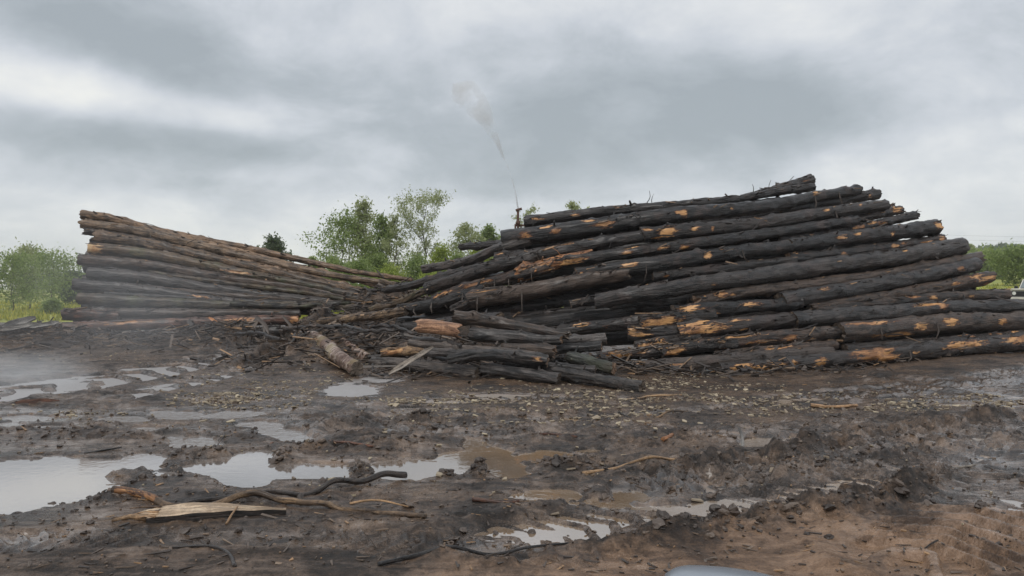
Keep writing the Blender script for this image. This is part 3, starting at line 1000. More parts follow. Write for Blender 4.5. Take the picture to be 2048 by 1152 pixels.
# ---- right pile, top rows first
RIGHT = [
    ("thin black log capping the right pile, its left end beside the sprinkler pipe", [(1050, 444), (1200, 424), (1360, 410), (1475, 398)], 12, 7, 'black', [(1070, -.2, 8, .3), (1085, 0, 12, .2), (1155, .1, 10, .2), (1238, -.5, 9, .35)], dict(twigs=2, off=.3)),
    ("highest butt of the right pile, tilting up against the sky", [(1465, 402), (1545, 381), (1622, 359)], 6, 11, 'black', [(1605, -.2, 8, .2)], dict(off=.7, twigs=1)),
    ("short black butt tucked directly under the highest butt of the right pile", [(1450, 405), (1535, 387), (1626, 374)], 6, 8, 'black', [], dict(off=.45, twigs=1)),
    ("long black log with a row of orange scars near the right pile's top", [(1006, 479), (1180, 455), (1360, 430), (1527, 413), (1631, 393), (1719, 380)], 19, 9, 'black',
     [(1058, 0, 12, .45), (1095, -.75, 14, .25), (1118, -.1, 10, .4), (1180, -.8, 18, .3), (1210, -.05, 19, .45), (1350, -.4, 4, .25), (1363, -.1, 8, .5), (1456, -.2, 6, .3), (1630, -.7, 8, .4)], dict(strips=2, twigs=1, stubs=4)),
    ("grey butt with an upright splinter at the sky, below the long scarred log", [(1560, 420), (1670, 402), (1756, 388)], 8, 10, 'black', [(1730, .1, 5, .3)], dict(off=.45, twigs=2)),
    ("black log with large orange bare patch near its left end under the scarred log", [(1284, 470), (1420, 458), (1520, 447), (1620, 431), (1700, 419), (1771, 410)], 16, 11, 'black',
     [(1298, -.6, 10, .2), (1305, .7, 10, .2), (1333, -.1, 18, .7), (1384, -.25, 10, .35), (1418, 0, 4, .35), (1515, -.9, 22, .2), (1645, -.5, 9, .25), (1715, -.6, 6, .25)], dict(strips=1)),
    ("charred log directly beneath the scarred log's left end", [(991, 521), (1100, 506), (1200, 487), (1300, 470)], 16, 11, 'black', [(1000, -.8, 10, .25), (1015, .5, 6, .2), (1060, -.1, 14, .25), (1130, -.85, 32, .2)], dict(off=.05)),
    ("black log with orange shredded wood around its left end above the pile's middle", [(1101, 528), (1250, 507), (1420, 483), (1500, 472), (1640, 452), (1715, 441)], 12, 9, 'black',
     [(1128, .3, 26, .55), (1160, 0, 18, .5), (1250, -.1, 12, .4), (1262, -.9, 16, .2), (1325, 0, 12, .25), (1362, .5, 10, .5)], dict(ends=('end_brown', 'end_dark'), twigs=2)),
    ("log ending in a peeled orange tip at the right end under the sky", [(1470, 480), (1600, 458), (1720, 437), (1802, 420)], 8, 8, 'brown', [(1788, -.4, 16, .8), (1660, -.6, 12, .3)], dict(off=.35, ends=('end_dark', 'end_brown'))),
    ("short dark stub behind the log with the peeled orange tip", [(1690, 432), (1786, 413)], 7, 6, 'brown', [(1780, -.4, 5, .5)], dict(off=.9, rp=.2)),
    ("thick black log with ragged left butt across the middle of the right pile", [(1156, 551), (1303, 531), (1400, 515), (1490, 503), (1575, 493)], 17, 13, 'black', [(1205, .4, 18, .3), (1258, -.5, 14, .35), (1165, -.3, 8, .2), (1410, -.2, 8, .5), (1440, -.8, 8, .25)], dict(jag=.06, stubs=5, strips=2, ends=('end_brown', 'end_dark'))),
    ("thin flaking log behind the orange capped one, splintered right end", [(1560, 478), (1700, 459), (1832, 430)], 8, 8, 'brown', [(1710, -.2, 16, .5), (1740, -.6, 22, .3), (1760, .1, 12, .3), (1660, .3, 14, .3)], dict(off=.3, jag=.08, rp=2)),
    ("straight black log with an orange cap on its right end", [(1578, 491), (1700, 475), (1800, 463), (1874, 455)], 13, 16, 'black', [(1866, -.35, 12, .6), (1675, -.2, 14, .35), (1705, -.3, 10, .2), (1776, .2, 6, .4)], dict(ends=('end_dark', 'end_fresh'))),
    ("dark log in the shade below the thick ragged log", [(1305, 553), (1420, 540), (1500, 531), (1590, 522)], 10, 10, 'black', [(1330, .2, 5, .2)], dict(off=.15)),
    ("short flaky log with orange specks under the orange capped one", [(1576, 518), (1680, 507), (1780, 494), (1886, 478)], 12, 9, 'black', [(1783, -.1, 12, .5), (1800, -.4, 10, .4), (1850, 0, 22, .25), (1878, -.4, 10, .7), (1580, .6, 5, .2), (1678, 0, 8, .3)], dict(off=.25, jag=.05, rp=1.5, ends=('end_brown', 'end_fresh'))),
    ("thin log running into the hollow at the heart of the right pile", [(1142, 609), (1250, 587), (1335, 566)], 8, 6, 'brown', [(1235, -.4, 14, .5)], dict(ends=('end_brown', 'end_dark'))),
    ("very long grey black log overhanging the hollow, slanted right end", [(1192, 603), (1300, 585), (1420, 566), (1560, 546), (1700, 526), (1800, 513), (1924, 493)], 15, 18, 'grey', [(1420, .2, 8, .2), (1800, -.7, 10, .2)], dict(ends=('end_brown', 'end_dark'), stubs=4)),
    ("log with frayed mossy right end just above the field", [(1389, 603), (1480, 586), (1600, 572), (1760, 552), (1880, 529), (1958, 517)], 11, 13, 'brown', [(1440, -.5, 14, .6), (1460, 0, 8, .3), (1405, -.6, 5, .3)], dict(off=.2, jag=.10, ends=('end_brown', 'olive'))),
    ("smooth thick log with a big knot near its right end", [(1561, 602), (1700, 579), (1820, 556), (1952, 529)], 18, 14, 'grey', [(1640, -.7, 10, .2), (1910, 0, 6, .3)], dict(knots=5, ends=('end_dark', 'end_dark'))),
    ("split log with orange splinters fanning at its right end", [(1620, 614), (1780, 591), (1880, 573), (1977, 555)], 8, 14, 'brown', [(1898, -.1, 12, .2), (1945, -.6, 14, .4), (1965, -.2, 14, .25), (1955, .1, 14, .15), (1975, .9, 10, .3)], dict(jag=.10, off=.1)),
    ("low brown log with a ring scar reaching toward the white truck", [(1630, 621), (1760, 606), (1850, 597), (2013, 589)], 9, 12, 'brown', [(1820, -.6, 10, .25), (1860, -.2, 8, .3), (1935, -.1, 6, .25)], dict(off=.15)),
    ("long smooth grey log leaving the frame above the lowest three", [(1585, 640), (1700, 631), (1800, 625), (1880, 616), (2048, 613), (2210, 609)], 17, 13, 'grey', [(1850, -.75, 24, .3), (1873, -.4, 8, .4)], dict(knots=4)),
    ("thick log with dark sawn left end and a pale strip along its top", [(1676, 666), (1800, 656), (1900, 646), (2048, 642), (2240, 638)], 21, 18, 'brown', [(1735, -.8, 42, .18), (1885, -.3, 14, .3), (1830, -.1, 12, .3), (1990, 0, 8, .25), (1770, .6, 40, .2)], dict(strips=3)),
    ("bottom log of the right pile with wide orange peeled patches", [(1437, 738), (1560, 728), (1700, 715), (1800, 706), (1900, 695), (2048, 683), (2260, 663)], 13, 22, 'black',
     [(1475, -.2, 20, .35), (1530, .1, 32, .4), (1580, -.2, 8, .4), (1628, .3, 12, .5), (1738, -.25, 36, .75), (1760, .4, 22, .4), (1915, -.35, 38, .35), (2035, -.4, 34, .4), (1820, 0, 6, .2)], dict(stubs=5, strips=2, twigs=1)),
    ("log hidden behind the bottom log with orange ovals on its top", [(1690, 699), (1860, 687), (2048, 672), (2210, 660)], 11, 12, 'black', [(1933, -.5, 18, .5), (1985, -.8, 10, .3), (2028, -.8, 8, .3)], dict(off=.1)),
    ("log with big dark sawn end and orange strip below it beside the hollow", [(1348, 626), (1430, 620), (1520, 612), (1600, 606)], 17, 10, 'black', [(1382, .2, 26, .45), (1372, -.7, 14, .3), (1490, -.5, 16, .3)], dict(rp=1)),
    ("log with clean yellow peeled band just right of the hollow", [(1356, 665), (1450, 653), (1560, 641), (1640, 632)], 19, 12, 'black', [(1397, -.1, 34, .35), (1385, -.8, 28, .2), (1470, -.7, 18, .2)], dict(rp=.3)),
    ("short log with orange underside jutting into the hollow", [(1277, 646), (1345, 638), (1430, 630)], 17, 15, 'black', [(1315, .15, 28, .45), (1335, -.3, 10, .3)], dict(rp=.2)),
    ("dark log with orange flash directly under the short jutting one", [(1256, 666), (1330, 664), (1400, 656)], 15, 13, 'black', [(1278, .2, 14, .35), (1268, -.6, 8, .3)], dict(rp=.2, off=.1)),
    ("rough knobbly log with a shattered right end in the lower rows", [(1391, 689), (1480, 681), (1580, 672), (1655, 667)], 13, 15, 'brown', [(1520, .4, 30, .2), (1480, -.7, 36, .15), (1570, .2, 10, .4)], dict(jag=.10, rp=2, stubs=5, knots=14)),
    ("small log covered in orange scraps near the foot of the pile", [(1270, 693), (1325, 683), (1400, 674)], 9, 9, 'black', [(1282, .2, 8, .6), (1312, -.3, 10, .4), (1295, .2, 8, .4)], dict(rp=1)),
    ("small log end with orange drips at the foot of the pile", [(1195, 714), (1262, 707), (1340, 700)], 10, 11, 'black', [(1210, .2, 10, .6), (1235, -.1, 14, .5), (1250, .2, 8, .4)], dict(rp=1)),
    ("grey log with a triangular orange flake, partly under others", [(1322, 702), (1390, 692), (1470, 688)], 14, 12, 'grey', [(1352, .2, 12, .6), (1338, .7, 8, .3)], dict(rp=.5)),
    ("grey weathered log lying flush on the gravelly mud", [(1226, 738), (1330, 733), (1440, 722), (1560, 711), (1660, 703)], 14, 12, 'grey', [(1272, -.5, 8, .5), (1330, -.2, 30, .12), (1350, .5, 8, .2)], dict(stubs=5, ends=('end_brown', 'end_dark'))),
    ("flaking log with a round knot ring above the flush grey log", [(1432, 714), (1560, 700), (1670, 690)], 11, 10, 'brown', [(1478, -.2, 12, .4), (1500, .3, 10, .3), (1548, -.6, 24, .3), (1440, 0, 8, .3)], dict(rp=2)),
    ("frayed dark log wedged under the long smooth grey log", [(1590, 676), (1640, 668), (1720, 660)], 12, 12, 'brown', [(1632, .1, 20, .25), (1615, .6, 10, .2)], dict(rp=1.5, jag=.08)),
    # the left nose of the pile
    ("thin straight log poking left at the top of the right pile", [(921, 494), (1000, 487), (1080, 478)], 6, 7, 'black', [], dict(rp=0, off=.5)),
    ("knotty bent log over the trees gap, second tip from the top of the left nose", [(846, 538), (900, 530), (945, 519), (1000, 497), (1060, 480)], 8, 10, 'grey', [], dict(rp=0, stubs=6, knots=14, lump=.16)),
    ("slender black log sloping down to the tips of the left pile", [(768, 580), (820, 572), (880, 555), (960, 535), (1080, 505)], 7, 10, 'black', [], dict(rp=0, twigs=0, stubs=4)),
    ("thin tan pole slanting below the slender black log", [(741, 620), (790, 607), (845, 584), (905, 562)], 6, 7, 'olive', [], dict(rp=0)),
    ("stout black log stepped behind the thin tan pole", [(855, 577), (930, 553), (1000, 530), (1060, 512)], 13, 13, 'black', [], dict(rp=.2)),
    ("grey ended log between the stout black log and the charred log", [(950, 540), (1010, 526), (1075, 510)], 11, 11, 'grey', [], dict(rp=0, off=-.1)),
    ("split log showing raw orange brown wood along its whole side", [(1032, 550), (1070, 538), (1120, 524), (1180, 512)], 16, 11, 'split', [(1060, .1, 36, .8)], dict(jag=.08, twigs=1)),
    ("tan barked pole lying on the litter heap, lowest of the left nose", [(638, 644), (700, 637), (760, 630), (812, 622)], 7, 9, 'peel', [], dict(rp=0, off=-.3)),
    ("black log with square dark end above the tan barked pole", [(796, 623), (860, 611), (910, 596), (975, 576)], 12, 13, 'black', [], dict(rp=0, jag=.06, strips=3)),
    ("reddish split log slanting down to the left nose", [(873, 601), (930, 579), (1028, 553), (1100, 535)], 13, 11, 'brown', [(960, -.3, 26, .25), (890, -.5, 14, .3)], dict(rp=1, jag=.10, strips=4)),
    ("broken furrowed log with a wide blunt left end above the front jumble", [(947, 597), (1050, 583), (1160, 563), (1260, 545)], 20, 14, 'brown', [(970, -.7, 20, .15)], dict(jag=.07, rp=.3, strips=2)),
    ("short grey log leaning below the broken furrowed one", [(905, 618), (950, 602), (1010, 588)], 9, 10, 'grey', [], dict(rp=0)),
    ("shadowed log deep under the broken furrowed log", [(962, 630), (1050, 614), (1150, 598), (1280, 580)], 11, 12, 'black', [], dict(rp=0, off=.7)),
    ("shadowed log at the floor of the hollow", [(990, 642), (1120, 629), (1250, 613), (1380, 600)], 13, 13, 'black', [], dict(rp=0, off=.7)),
    ("dark log lying low behind the curled orange bark", [(795, 655), (850, 651), (930, 640), (1000, 636)], 10, 11, 'black', [], dict(rp=0, off=.0)),
    ("reclining dark log at the back of the front jumble", [(1100, 668), (1180, 655), (1270, 645), (1350, 640)], 13, 13, 'black', [(1215, .1, 5, .2), (1165, -.7, 12, .25)], dict(rp=.3, off=.1)),
]
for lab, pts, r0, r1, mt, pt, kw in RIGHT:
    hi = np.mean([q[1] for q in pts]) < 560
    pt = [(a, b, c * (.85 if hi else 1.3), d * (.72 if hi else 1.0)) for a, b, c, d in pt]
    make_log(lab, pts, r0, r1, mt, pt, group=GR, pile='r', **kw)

USED = set()


def buried_label(pts, rows):
    mx = pts[1][0]
    my = pts[1][1]
    best = []
    for lab, p, *_ in rows:
        xs, ys = [a[0] for a in p], [a[1] for a in p]
        dx = max(0, xs[0] - mx, mx - xs[-1])
        best.append((abs(np.interp(mx, xs, ys) - my) + dx * .5, lab))
    for _, lab in sorted(best):
        if lab not in USED:
            USED.add(lab)
            w = lab.split()
            return "dark log buried behind the " + " ".join(w[:11])


# logs buried behind the face of the pile, seen only as dark backs between the others
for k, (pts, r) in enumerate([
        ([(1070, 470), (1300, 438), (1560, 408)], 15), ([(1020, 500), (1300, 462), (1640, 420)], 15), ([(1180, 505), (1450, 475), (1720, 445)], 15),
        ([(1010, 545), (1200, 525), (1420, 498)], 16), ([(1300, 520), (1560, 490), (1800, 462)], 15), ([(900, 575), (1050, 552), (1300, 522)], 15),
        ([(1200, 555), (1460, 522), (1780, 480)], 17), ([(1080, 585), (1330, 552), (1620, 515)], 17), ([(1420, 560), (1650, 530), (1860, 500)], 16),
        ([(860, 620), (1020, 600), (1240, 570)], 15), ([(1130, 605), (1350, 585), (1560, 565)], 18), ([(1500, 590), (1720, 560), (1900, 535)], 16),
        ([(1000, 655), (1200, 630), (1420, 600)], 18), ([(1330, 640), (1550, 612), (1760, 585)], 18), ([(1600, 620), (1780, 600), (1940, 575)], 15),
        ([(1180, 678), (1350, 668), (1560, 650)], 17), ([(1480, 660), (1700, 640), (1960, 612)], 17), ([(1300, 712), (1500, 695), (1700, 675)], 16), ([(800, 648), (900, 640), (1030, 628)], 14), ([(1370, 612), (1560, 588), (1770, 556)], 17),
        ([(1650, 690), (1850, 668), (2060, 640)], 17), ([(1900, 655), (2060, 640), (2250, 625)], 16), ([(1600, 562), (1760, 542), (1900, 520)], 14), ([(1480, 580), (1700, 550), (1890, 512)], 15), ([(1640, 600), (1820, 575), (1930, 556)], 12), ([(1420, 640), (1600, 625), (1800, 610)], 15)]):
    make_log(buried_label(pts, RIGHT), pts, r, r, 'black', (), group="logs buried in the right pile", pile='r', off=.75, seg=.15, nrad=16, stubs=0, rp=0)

# ---- left pile
LEFT = [
    ("topmost tan log of the left pile, its butt against the sky", [(166, 430), (230, 440), (325, 464), (500, 498), (620, 524), (720, 545), (826, 560)], 11, 4, 'tan', [], dict(off=.35, jag=.10)),
    ("long tan log second from the top of the left pile", [(163, 447), (280, 463), (400, 492), (520, 520), (640, 546), (740, 561), (795, 569)], 12, 5, 'tan', [], dict(jag=.12)),
    ("tan log splintered behind the second one near its thin right end", [(300, 462), (450, 497), (600, 534), (720, 562), (800, 585)], 9, 4, 'tan', [], dict(off=.2)),
    ("brown log under the tan pair in the left pile", [(192, 472), (300, 489), (420, 515), (560, 548), (690, 577), (775, 595)], 14, 6, 'tan', [], dict(jag=.08)),
    ("yellowish thin log flattened between two brown ones in the left pile", [(330, 505), (460, 520), (600, 550), (720, 580), (790, 600)], 8, 5, 'tan', [(450, -.3, 30, .5)], dict(off=.1)),
    ("log with an orange sawn left corner in the left pile", [(180, 497), (280, 506), (440, 537), (600, 570), (745, 603)], 14, 8, 'olive', [(188, .0, 18, .9)], dict(ends=('end_fresh', 'end_dark'))),
    ("grey brown log just below the orange cornered one", [(158, 519), (300, 531), (450, 557), (600, 577), (700, 597)], 13, 8, 'brown', [], dict()),
    ("pale streaked log split off midway up the left pile", [(442, 542), (540, 556), (640, 575), (740, 600)], 8, 7, 'olive', [(470, -.4, 30, .4)], dict(off=-.15, jag=.08)),
    ("thick grey log at mid height of the left pile", [(178, 546), (280, 555), (400, 574), (520, 590), (660, 605)], 15, 9, 'grey', [], dict()),
    ("dark log fourth from the ground in the left pile", [(148, 569), (300, 582), (430, 600), (560, 610)], 14, 8, 'grey', [(400, -.2, 18, .4)], dict()),
    ("straight log resting just above the base litter of the left pile", [(158, 597), (320, 605), (500, 612), (640, 612), (738, 617)], 14, 8, 'olive', [], dict()),
    ("low dark log half buried in shreds under the left pile", [(150, 625), (300, 626), (470, 628), (600, 627)], 12, 10, 'brown', [], dict(rp=2)),
    ("red barked base log along the front of the left pile", [(126, 656), (250, 651), (400, 645), (520, 641), (597, 640)], 14, 11, 'red', [(250, -.6, 40, .3), (590, 0, 8, 1.2), (480, -.4, 30, .4)], dict(ends=('end_brown', 'end_fresh'), off=-.3)),
    ("black log on the ground under the red barked base log", [(150, 678), (300, 675), (450, 668), (560, 662)], 13, 12, 'black', [], dict(off=-.1, rp=0)),
    ("short squared log end standing out at the left foot of the pile", [(127, 628), (170, 630), (240, 634)], 14, 13, 'red', [], dict(jag=.05, ends=('end_brown', 'end_dark'), rp=1.5)),
    ("short red brown log lying left of the base log", [(32, 662), (80, 660), (124, 658)], 13, 12, 'red', [], dict(off=-.4, ends=('end_brown', 'end_dark'))),
    ("slim dark log squeezed under the yellowish thin one in the left pile", [(240, 500), (400, 528), (560, 562), (720, 590)], 7, 5, 'grey', [], dict(off=-.05)),
    ("slim brown pole lying on the thick grey log of the left pile", [(300, 546), (450, 566), (600, 585), (735, 606)], 6, 5, 'olive', [], dict(off=-.05)),
    ("slim dark pole under the thick grey log of the left pile", [(260, 572), (420, 588), (560, 598), (720, 609)], 6, 6, 'brown', [], dict(off=-.05)),
    ("slim dark pole just above the straight log of the left pile", [(210, 588), (360, 596), (520, 603), (650, 608)], 6, 5, 'grey', [], dict(off=-.05)),
    ("short broken stub under the top butt of the left pile", [(170, 462), (230, 472), (330, 490)], 9, 8, 'brown', [], dict(jag=.12, off=.1)),
    ("thin twisted log along the lower right of the left pile", [(460, 607), (580, 613), (690, 606), (760, 612)], 6, 5, 'olive', [], dict(off=-.2)),
    ("bent stub rising from the right tips of the left pile", [(690, 592), (730, 600), (757, 604)], 9, 11, 'olive', [], dict(off=-.4, jag=.1, stubs=4)),
]
for lab, pts, r0, r1, mt, pt, kw in LEFT:
    kw = dict(dict(seg=.11, nrad=20, rp=.1, stubs=2), **kw)
    make_log(lab, pts, r0 * .86, r1 * .88, mt, pt, group=GL_, pile='l', **kw)
for pts, r0, r1 in [([(200, 462), (400, 500), (640, 552)], 13, 6), ([(185, 485), (400, 525), (640, 568)], 14, 7), ([(175, 510), (400, 545), (660, 588)], 14, 8), ([(170, 535), (400, 562), (640, 596)], 14, 9),
                    ([(170, 560), (400, 585), (640, 606)], 14, 9), ([(168, 585), (400, 602), (640, 612)], 14, 9), ([(165, 612), (400, 618), (640, 622)], 13, 10), ([(150, 642), (350, 640), (590, 636)], 14, 12)]:
    make_log(buried_label(pts, LEFT), pts, r0 * .8, r1 * .8, 'black', (), group="logs buried in the left pile", pile='l', off=.8, seg=.2, nrad=14, stubs=0, rp=0)  # black bark colour stands in for the shade in the gaps

# ---- the jumble in front: (px, py, depth)
FRONT = [
    ("brown furrowed log topping the front jumble, blunt left end", [(909, 634, 17.6), (970, 641, 17.4), (1050, 656, 17.1), (1135, 671, 16.8)], 13, 8, 'brown', [], dict(jag=.06, rp=.3)),
    ("knobbly dark log with a pale sawn ring, under the brown furrowed log", [(942, 668, 17.2), (1020, 674, 17.0), (1090, 680, 16.8), (1123, 680, 16.7)], 14, 9, 'ash', [], dict(knots=26, ends=('end_dark', 'end_brown'), stubs=6, rp=0)),
    ("dark log ending in an orange rimmed cut beside the hollow", [(1060, 690, 17.1), (1140, 681, 17.1), (1212, 677, 17.0)], 8, 10, 'ash', [], dict(ends=('end_dark', 'end_brown'), rp=.2)),
    ("dark log with ringed end below the orange rimmed cut", [(1090, 700, 16.9), (1150, 696, 16.9), (1203, 693, 16.8)], 9, 9, 'black', [], dict(ends=('end_dark', 'end_brown'), rp=0)),
    ("log with a crumbling reddish end in the middle of the front jumble", [(1005, 697, 16.8), (1060, 699, 16.6), (1110, 704, 16.4)], 10, 12, 'brown', [], dict(ends=('end_dark', 'end_brown'), jag=.05, rp=.5)),
    ("grey log with hollow dark left end and red right end, front jumble", [(897, 719, 16.4), (955, 709, 16.3), (1020, 713, 16.0), (1096, 722, 15.8)], 9, 13, 'ash', [(1080, -.2, 10, .3)], dict(ends=('end_dark', 'end_brown'), knots=16, stubs=5, rp=0)),
    ("smooth grey log under the leaning plank", [(744, 724, 18.0), (805, 728, 17.5), (875, 738, 16.9), (958, 748, 16.4)], 10, 14, 'ash', [], dict(ends=('end_dark', 'end_dark'), knots=16, stubs=5, rp=0)),
    ("black knotted log on the mud right of the smooth grey log", [(965, 736, 16.4), (1040, 746, 15.9), (1118, 757, 15.5)], 11, 11, 'ash', [], dict(ends=('end_dark', 'end_dark'), knots=16, stubs=5, rp=0)),
    ("foremost black log lying alone toward the gravelly mud", [(1092, 740, 16.1), (1180, 756, 15.3), (1285, 775, 14.5)], 9, 12, 'ash', [], dict(knots=14, stubs=5, rp=0)),
    ("mossy dark log with a red sawn end in the front jumble", [(1135, 712, 16.7), (1180, 724, 16.5), (1228, 737, 16.2)], 11, 12, 'moss', [], dict(ends=('end_dark', 'end_brown'), knots=18, stubs=5, rp=0)),
    ("long pale grey split pole lying across the front jumble", [(816, 685, 17.2), (900, 695, 16.9), (1005, 703, 16.5), (1075, 712, 16.2)], 6, 7, 'ash', [], dict(stubs=1, rp=0, jag=.05)),
    ("grey pole beneath the long pale split pole", [(850, 703, 17.0), (930, 706, 16.7), (1030, 718, 16.3)], 7, 7, 'ash', [], dict(stubs=2, rp=0)),
    ("splintered tan log end between the birch and the poles", [(766, 706, 18.2), (815, 702, 17.8), (862, 703, 17.4)], 9, 8, 'peel', [(790, -.3, 22, .6)], dict(stubs=0, jag=.08, rp=1)),
    ("pinkish short log end peeping out of the litter beside the birch logs", [(750, 692, 19.5), (778, 689, 19.8), (800, 687, 20.0)], 9, 8, 'birch', [], dict(stubs=0, rp=0, ends=('end_brown', 'end_dark'))),
    ("curved birch log with white patches, left of the front jumble", [(622, 673, 20.6), (650, 690, 19.4), (678, 715, 18.0), (714, 737, 16.9)], 13, 14, 'birch', [], dict(stubs=0, rp=0, ends=('end_brown', 'end_dark'), lump=.14, seg=.05)),
    ("shorter red banded birch log behind the curved white one", [(664, 672, 20.9), (700, 694, 19.4), (736, 719, 18.3)], 9, 11, 'birch', [], dict(stubs=0, rp=0, ends=('end_brown', 'end_dark'), lump=.12, seg=.05)),
    ("dark broken log lying under the front jumble", [(1010, 724, 16.3), (1080, 733, 16.1), (1190, 742, 15.9)], 10, 10, 'black', [], dict(stubs=3, rp=0)),
]
for lab, pts, r0, r1, mt, pt, kw in FRONT:
    kw = dict(dict(seg=.06, nrad=26), **kw)
    make_log(lab, pts, r0, r1, mt, pt, group=GF, pile=None, **kw)

# ---- left edge: grey split planks and bark
EDGE = [("weathered grey split plank at the far left, upper one", [(8, 654, 25.4), (40, 645, 25.6), (72, 636, 25.8)], .20), ("weathered grey split plank at the far left, lower one", [(0, 661, 25.0), (35, 655, 25.2), (75, 648, 25.4)], .16),
        ("grey splinter board lying left of the squared log end", [(60, 655, 25.3), (90, 650, 25.4), (118, 645, 25.6)], .12)]
for lab, pts, w in EDGE:
    o = ribbon("split_plank", [at(*p) for p in pts], w, 'dead', th=.09, tone=.8)
    tag(o, lab, 'plank', "grey split planks left of the left pile")

# ================================================================== loose planks, bark strips
def strip_item(name, label, pts, w, mat, tone=.5, th=.02, cat='bark strip', group=None, curl=.3, tilt=None):
    o = ribbon(name, [at(*p) if len(p) == 3 else gpt(*p) for p in pts], w, mat, th=th, tone=tone, curl=curl, tilt=tilt)
    return tag(o, label, cat, group)


GB = "large bark strips in the litter between the piles"
strip_item("plank", "grey plank leaning across the smooth grey log", [(777, 748, 16.2), (822, 720, 16.4), (866, 694, 16.7)], .10, 'dead', .8, .03, 'plank')
strip_item("bark_strip", "dark bark strip leaning left on the red base log, half of a cross", [(470, 682, 25.6), (498, 660, 25.9), (512, 638, 26.2)], .13, 'litter', .35, .03, group=GB)
strip_item("bark_strip", "greenish bark strip crossing the dark leaning one", [(478, 684, 25.3), (500, 664, 25.6), (516, 642, 26.0)], .10, 'litter', .65, .03, group=GB)
strip_item("bark_strip", "wide grey brown bark strip hanging right of the cross", [(512, 634, 26.1), (530, 650, 25.8), (538, 668, 25.6)], .12, 'litter', .5, .03, group=GB)
strip_item("bark_strip", "upright dark strip under the wide hanging one", [(528, 645, 25.9), (529, 662, 25.7), (530, 680, 25.5)], .08, 'litter', .5, .03, group=GB)
strip_item("bark_strip", "straight stick of bark slanting right of the base log end", [(566, 632, 25.8), (582, 652, 25.4), (596, 668, 25.0)], .09, 'litter', .5, .03, group=GB)
strip_item("wood_splinter", "orange splinter on the red base log", [(418, 635, 26.0), (436, 645, 25.9), (452, 654, 25.8)], .10, 'split', .95, .03, 'splinter')
strip_item("wood_splinter", "yellow split billet propped at the foot of the red base log", [(388, 668, 25.6), (399, 677, 25.3), (412, 687, 25.0)], .18, 'peel', .95, .05, 'splinter')
strip_item("bark_strip", "thin dark strip draped over the left part of the red base log", [(378, 640, 25.9), (382, 652, 25.7), (381, 668, 25.6)], .2, 'litter', .25, .03, group=GB)
strip_item("wood_splinter", "pale boards edge lying in the debris at the far left", [(14, 694, 24.8), (40, 690, 24.9), (76, 684, 25.0)], .22, 'peel', .9, .05, 'splinter')
strip_item("bark_strip", "dark bark slab beside the pale board at the far left", [(60, 688, 24.4), (90, 692, 24.3), (140, 700, 24.0)], .35, 'litter', .4, .04, group=GB)
strip_item("bark_strip", "orange inner bark lying on the misty mud at the left", [(20, 813), (70, 811), (118, 806)], .22, 'red', .9, .03, group=None)
# curled sheet of fresh orange bark


def curl_bark():
    A, B = at(838, 654, 17.4), at(922, 663, 17.0)
    n, m = 16, 9
    t = np.linspace(0, 1, n)
    C = A + (B - A) * t[:, None]
    C[:, 2] += .05 * np.sin(t * 3.1)
    T = (B - A) / np.linalg.norm(B - A)
    Nn = np.cross(T, [0, 0, 1])
    Nn /= np.linalg.norm(Nn)
    Uu = np.cross(Nn, T)
    a = np.linspace(-1.3, 1.6, m)
    S, A_ = np.meshgrid(t, a, indexing='ij')
    out = []
    for k in (0, 1):
        r = .155 - .022 * k + .02 * np.sin(S * 5 + A_)
        out.append(C[:, None] + r[..., None] * (np.cos(A_)[..., None] * Nn + np.sin(A_)[..., None] * Uu) + T * (.05 * np.sin(A_ * 5 + S * 2) * (np.abs(S - .5) > .45))[..., None])
    V = np.concatenate([o.reshape(-1, 3) for o in out])
    i = (np.arange(n - 1)[:, None] * m + np.arange(m - 1)[None])
    q = np.stack([i, i + 1, i + m + 1, i + m], -1).reshape(-1, 4)
    Fq = [q, q[:, ::-1] + n * m]
    b = np.arange(n - 1) * m
    Fq.append(np.stack([b, b + m, b + m + n * m, b + n * m], 1))
    b = b + m - 1
    Fq.append(np.stack([b, b + n * m, b + m + n * m, b + m], 1))
    b = np.arange(m - 1)
    Fq.append(np.stack([b, b + n * m, b + 1 + n * m, b + 1], 1))
    b = b + (n - 1) * m
    Fq.append(np.stack([b, b + 1, b + 1 + n * m, b + n * m], 1))
    lc = np.tile(np.stack([S * 1.2, A_ * .15, A_ * 0], -1).reshape(-1, 3), (2, 1))
    o = mkmesh("curled_bark", V, np.vstack(Fq), M['fresh_bark'], attrs={"lc": lc, "patch": np.full(len(V), -1.), "tone": np.full(len(V), .9)}, loc=C[n // 2])
    tag(o, "curled sheet of peach coloured fresh bark lying on the front jumble", 'bark')


M['fresh_bark'] = bark_mat("peach_inner_bark", (.30, .15, .08), (.56, .33, .2), rough=(.5, .7))
curl_bark()

# ================================================================== foreground sticks
def on_ground(pxs, lift=.0, z0=0.0):
    out = []
    for p in pxs:
        q = gpt(p[0], p[1], z0)
        l = p[2] if len(p) > 2 else 0
        q[2] = H(q[0], q[1]) + lift + l
        out.append(q)
    return out


GS = "broken sticks scattered on the mud"
def ground_stick(label, pxs, r0, r1, mat, name='stick', cat='stick', group=GS, wob=.03, patches=(), lift=None):
    o = stick(name, on_ground(pxs, (r0 + r1) / 2 * .8 if lift is None else lift), r0, r1, mat, wob=wob, nr=10, seg=.03, lump=.22, patches=patches)
    return tag(o, label, cat, group)


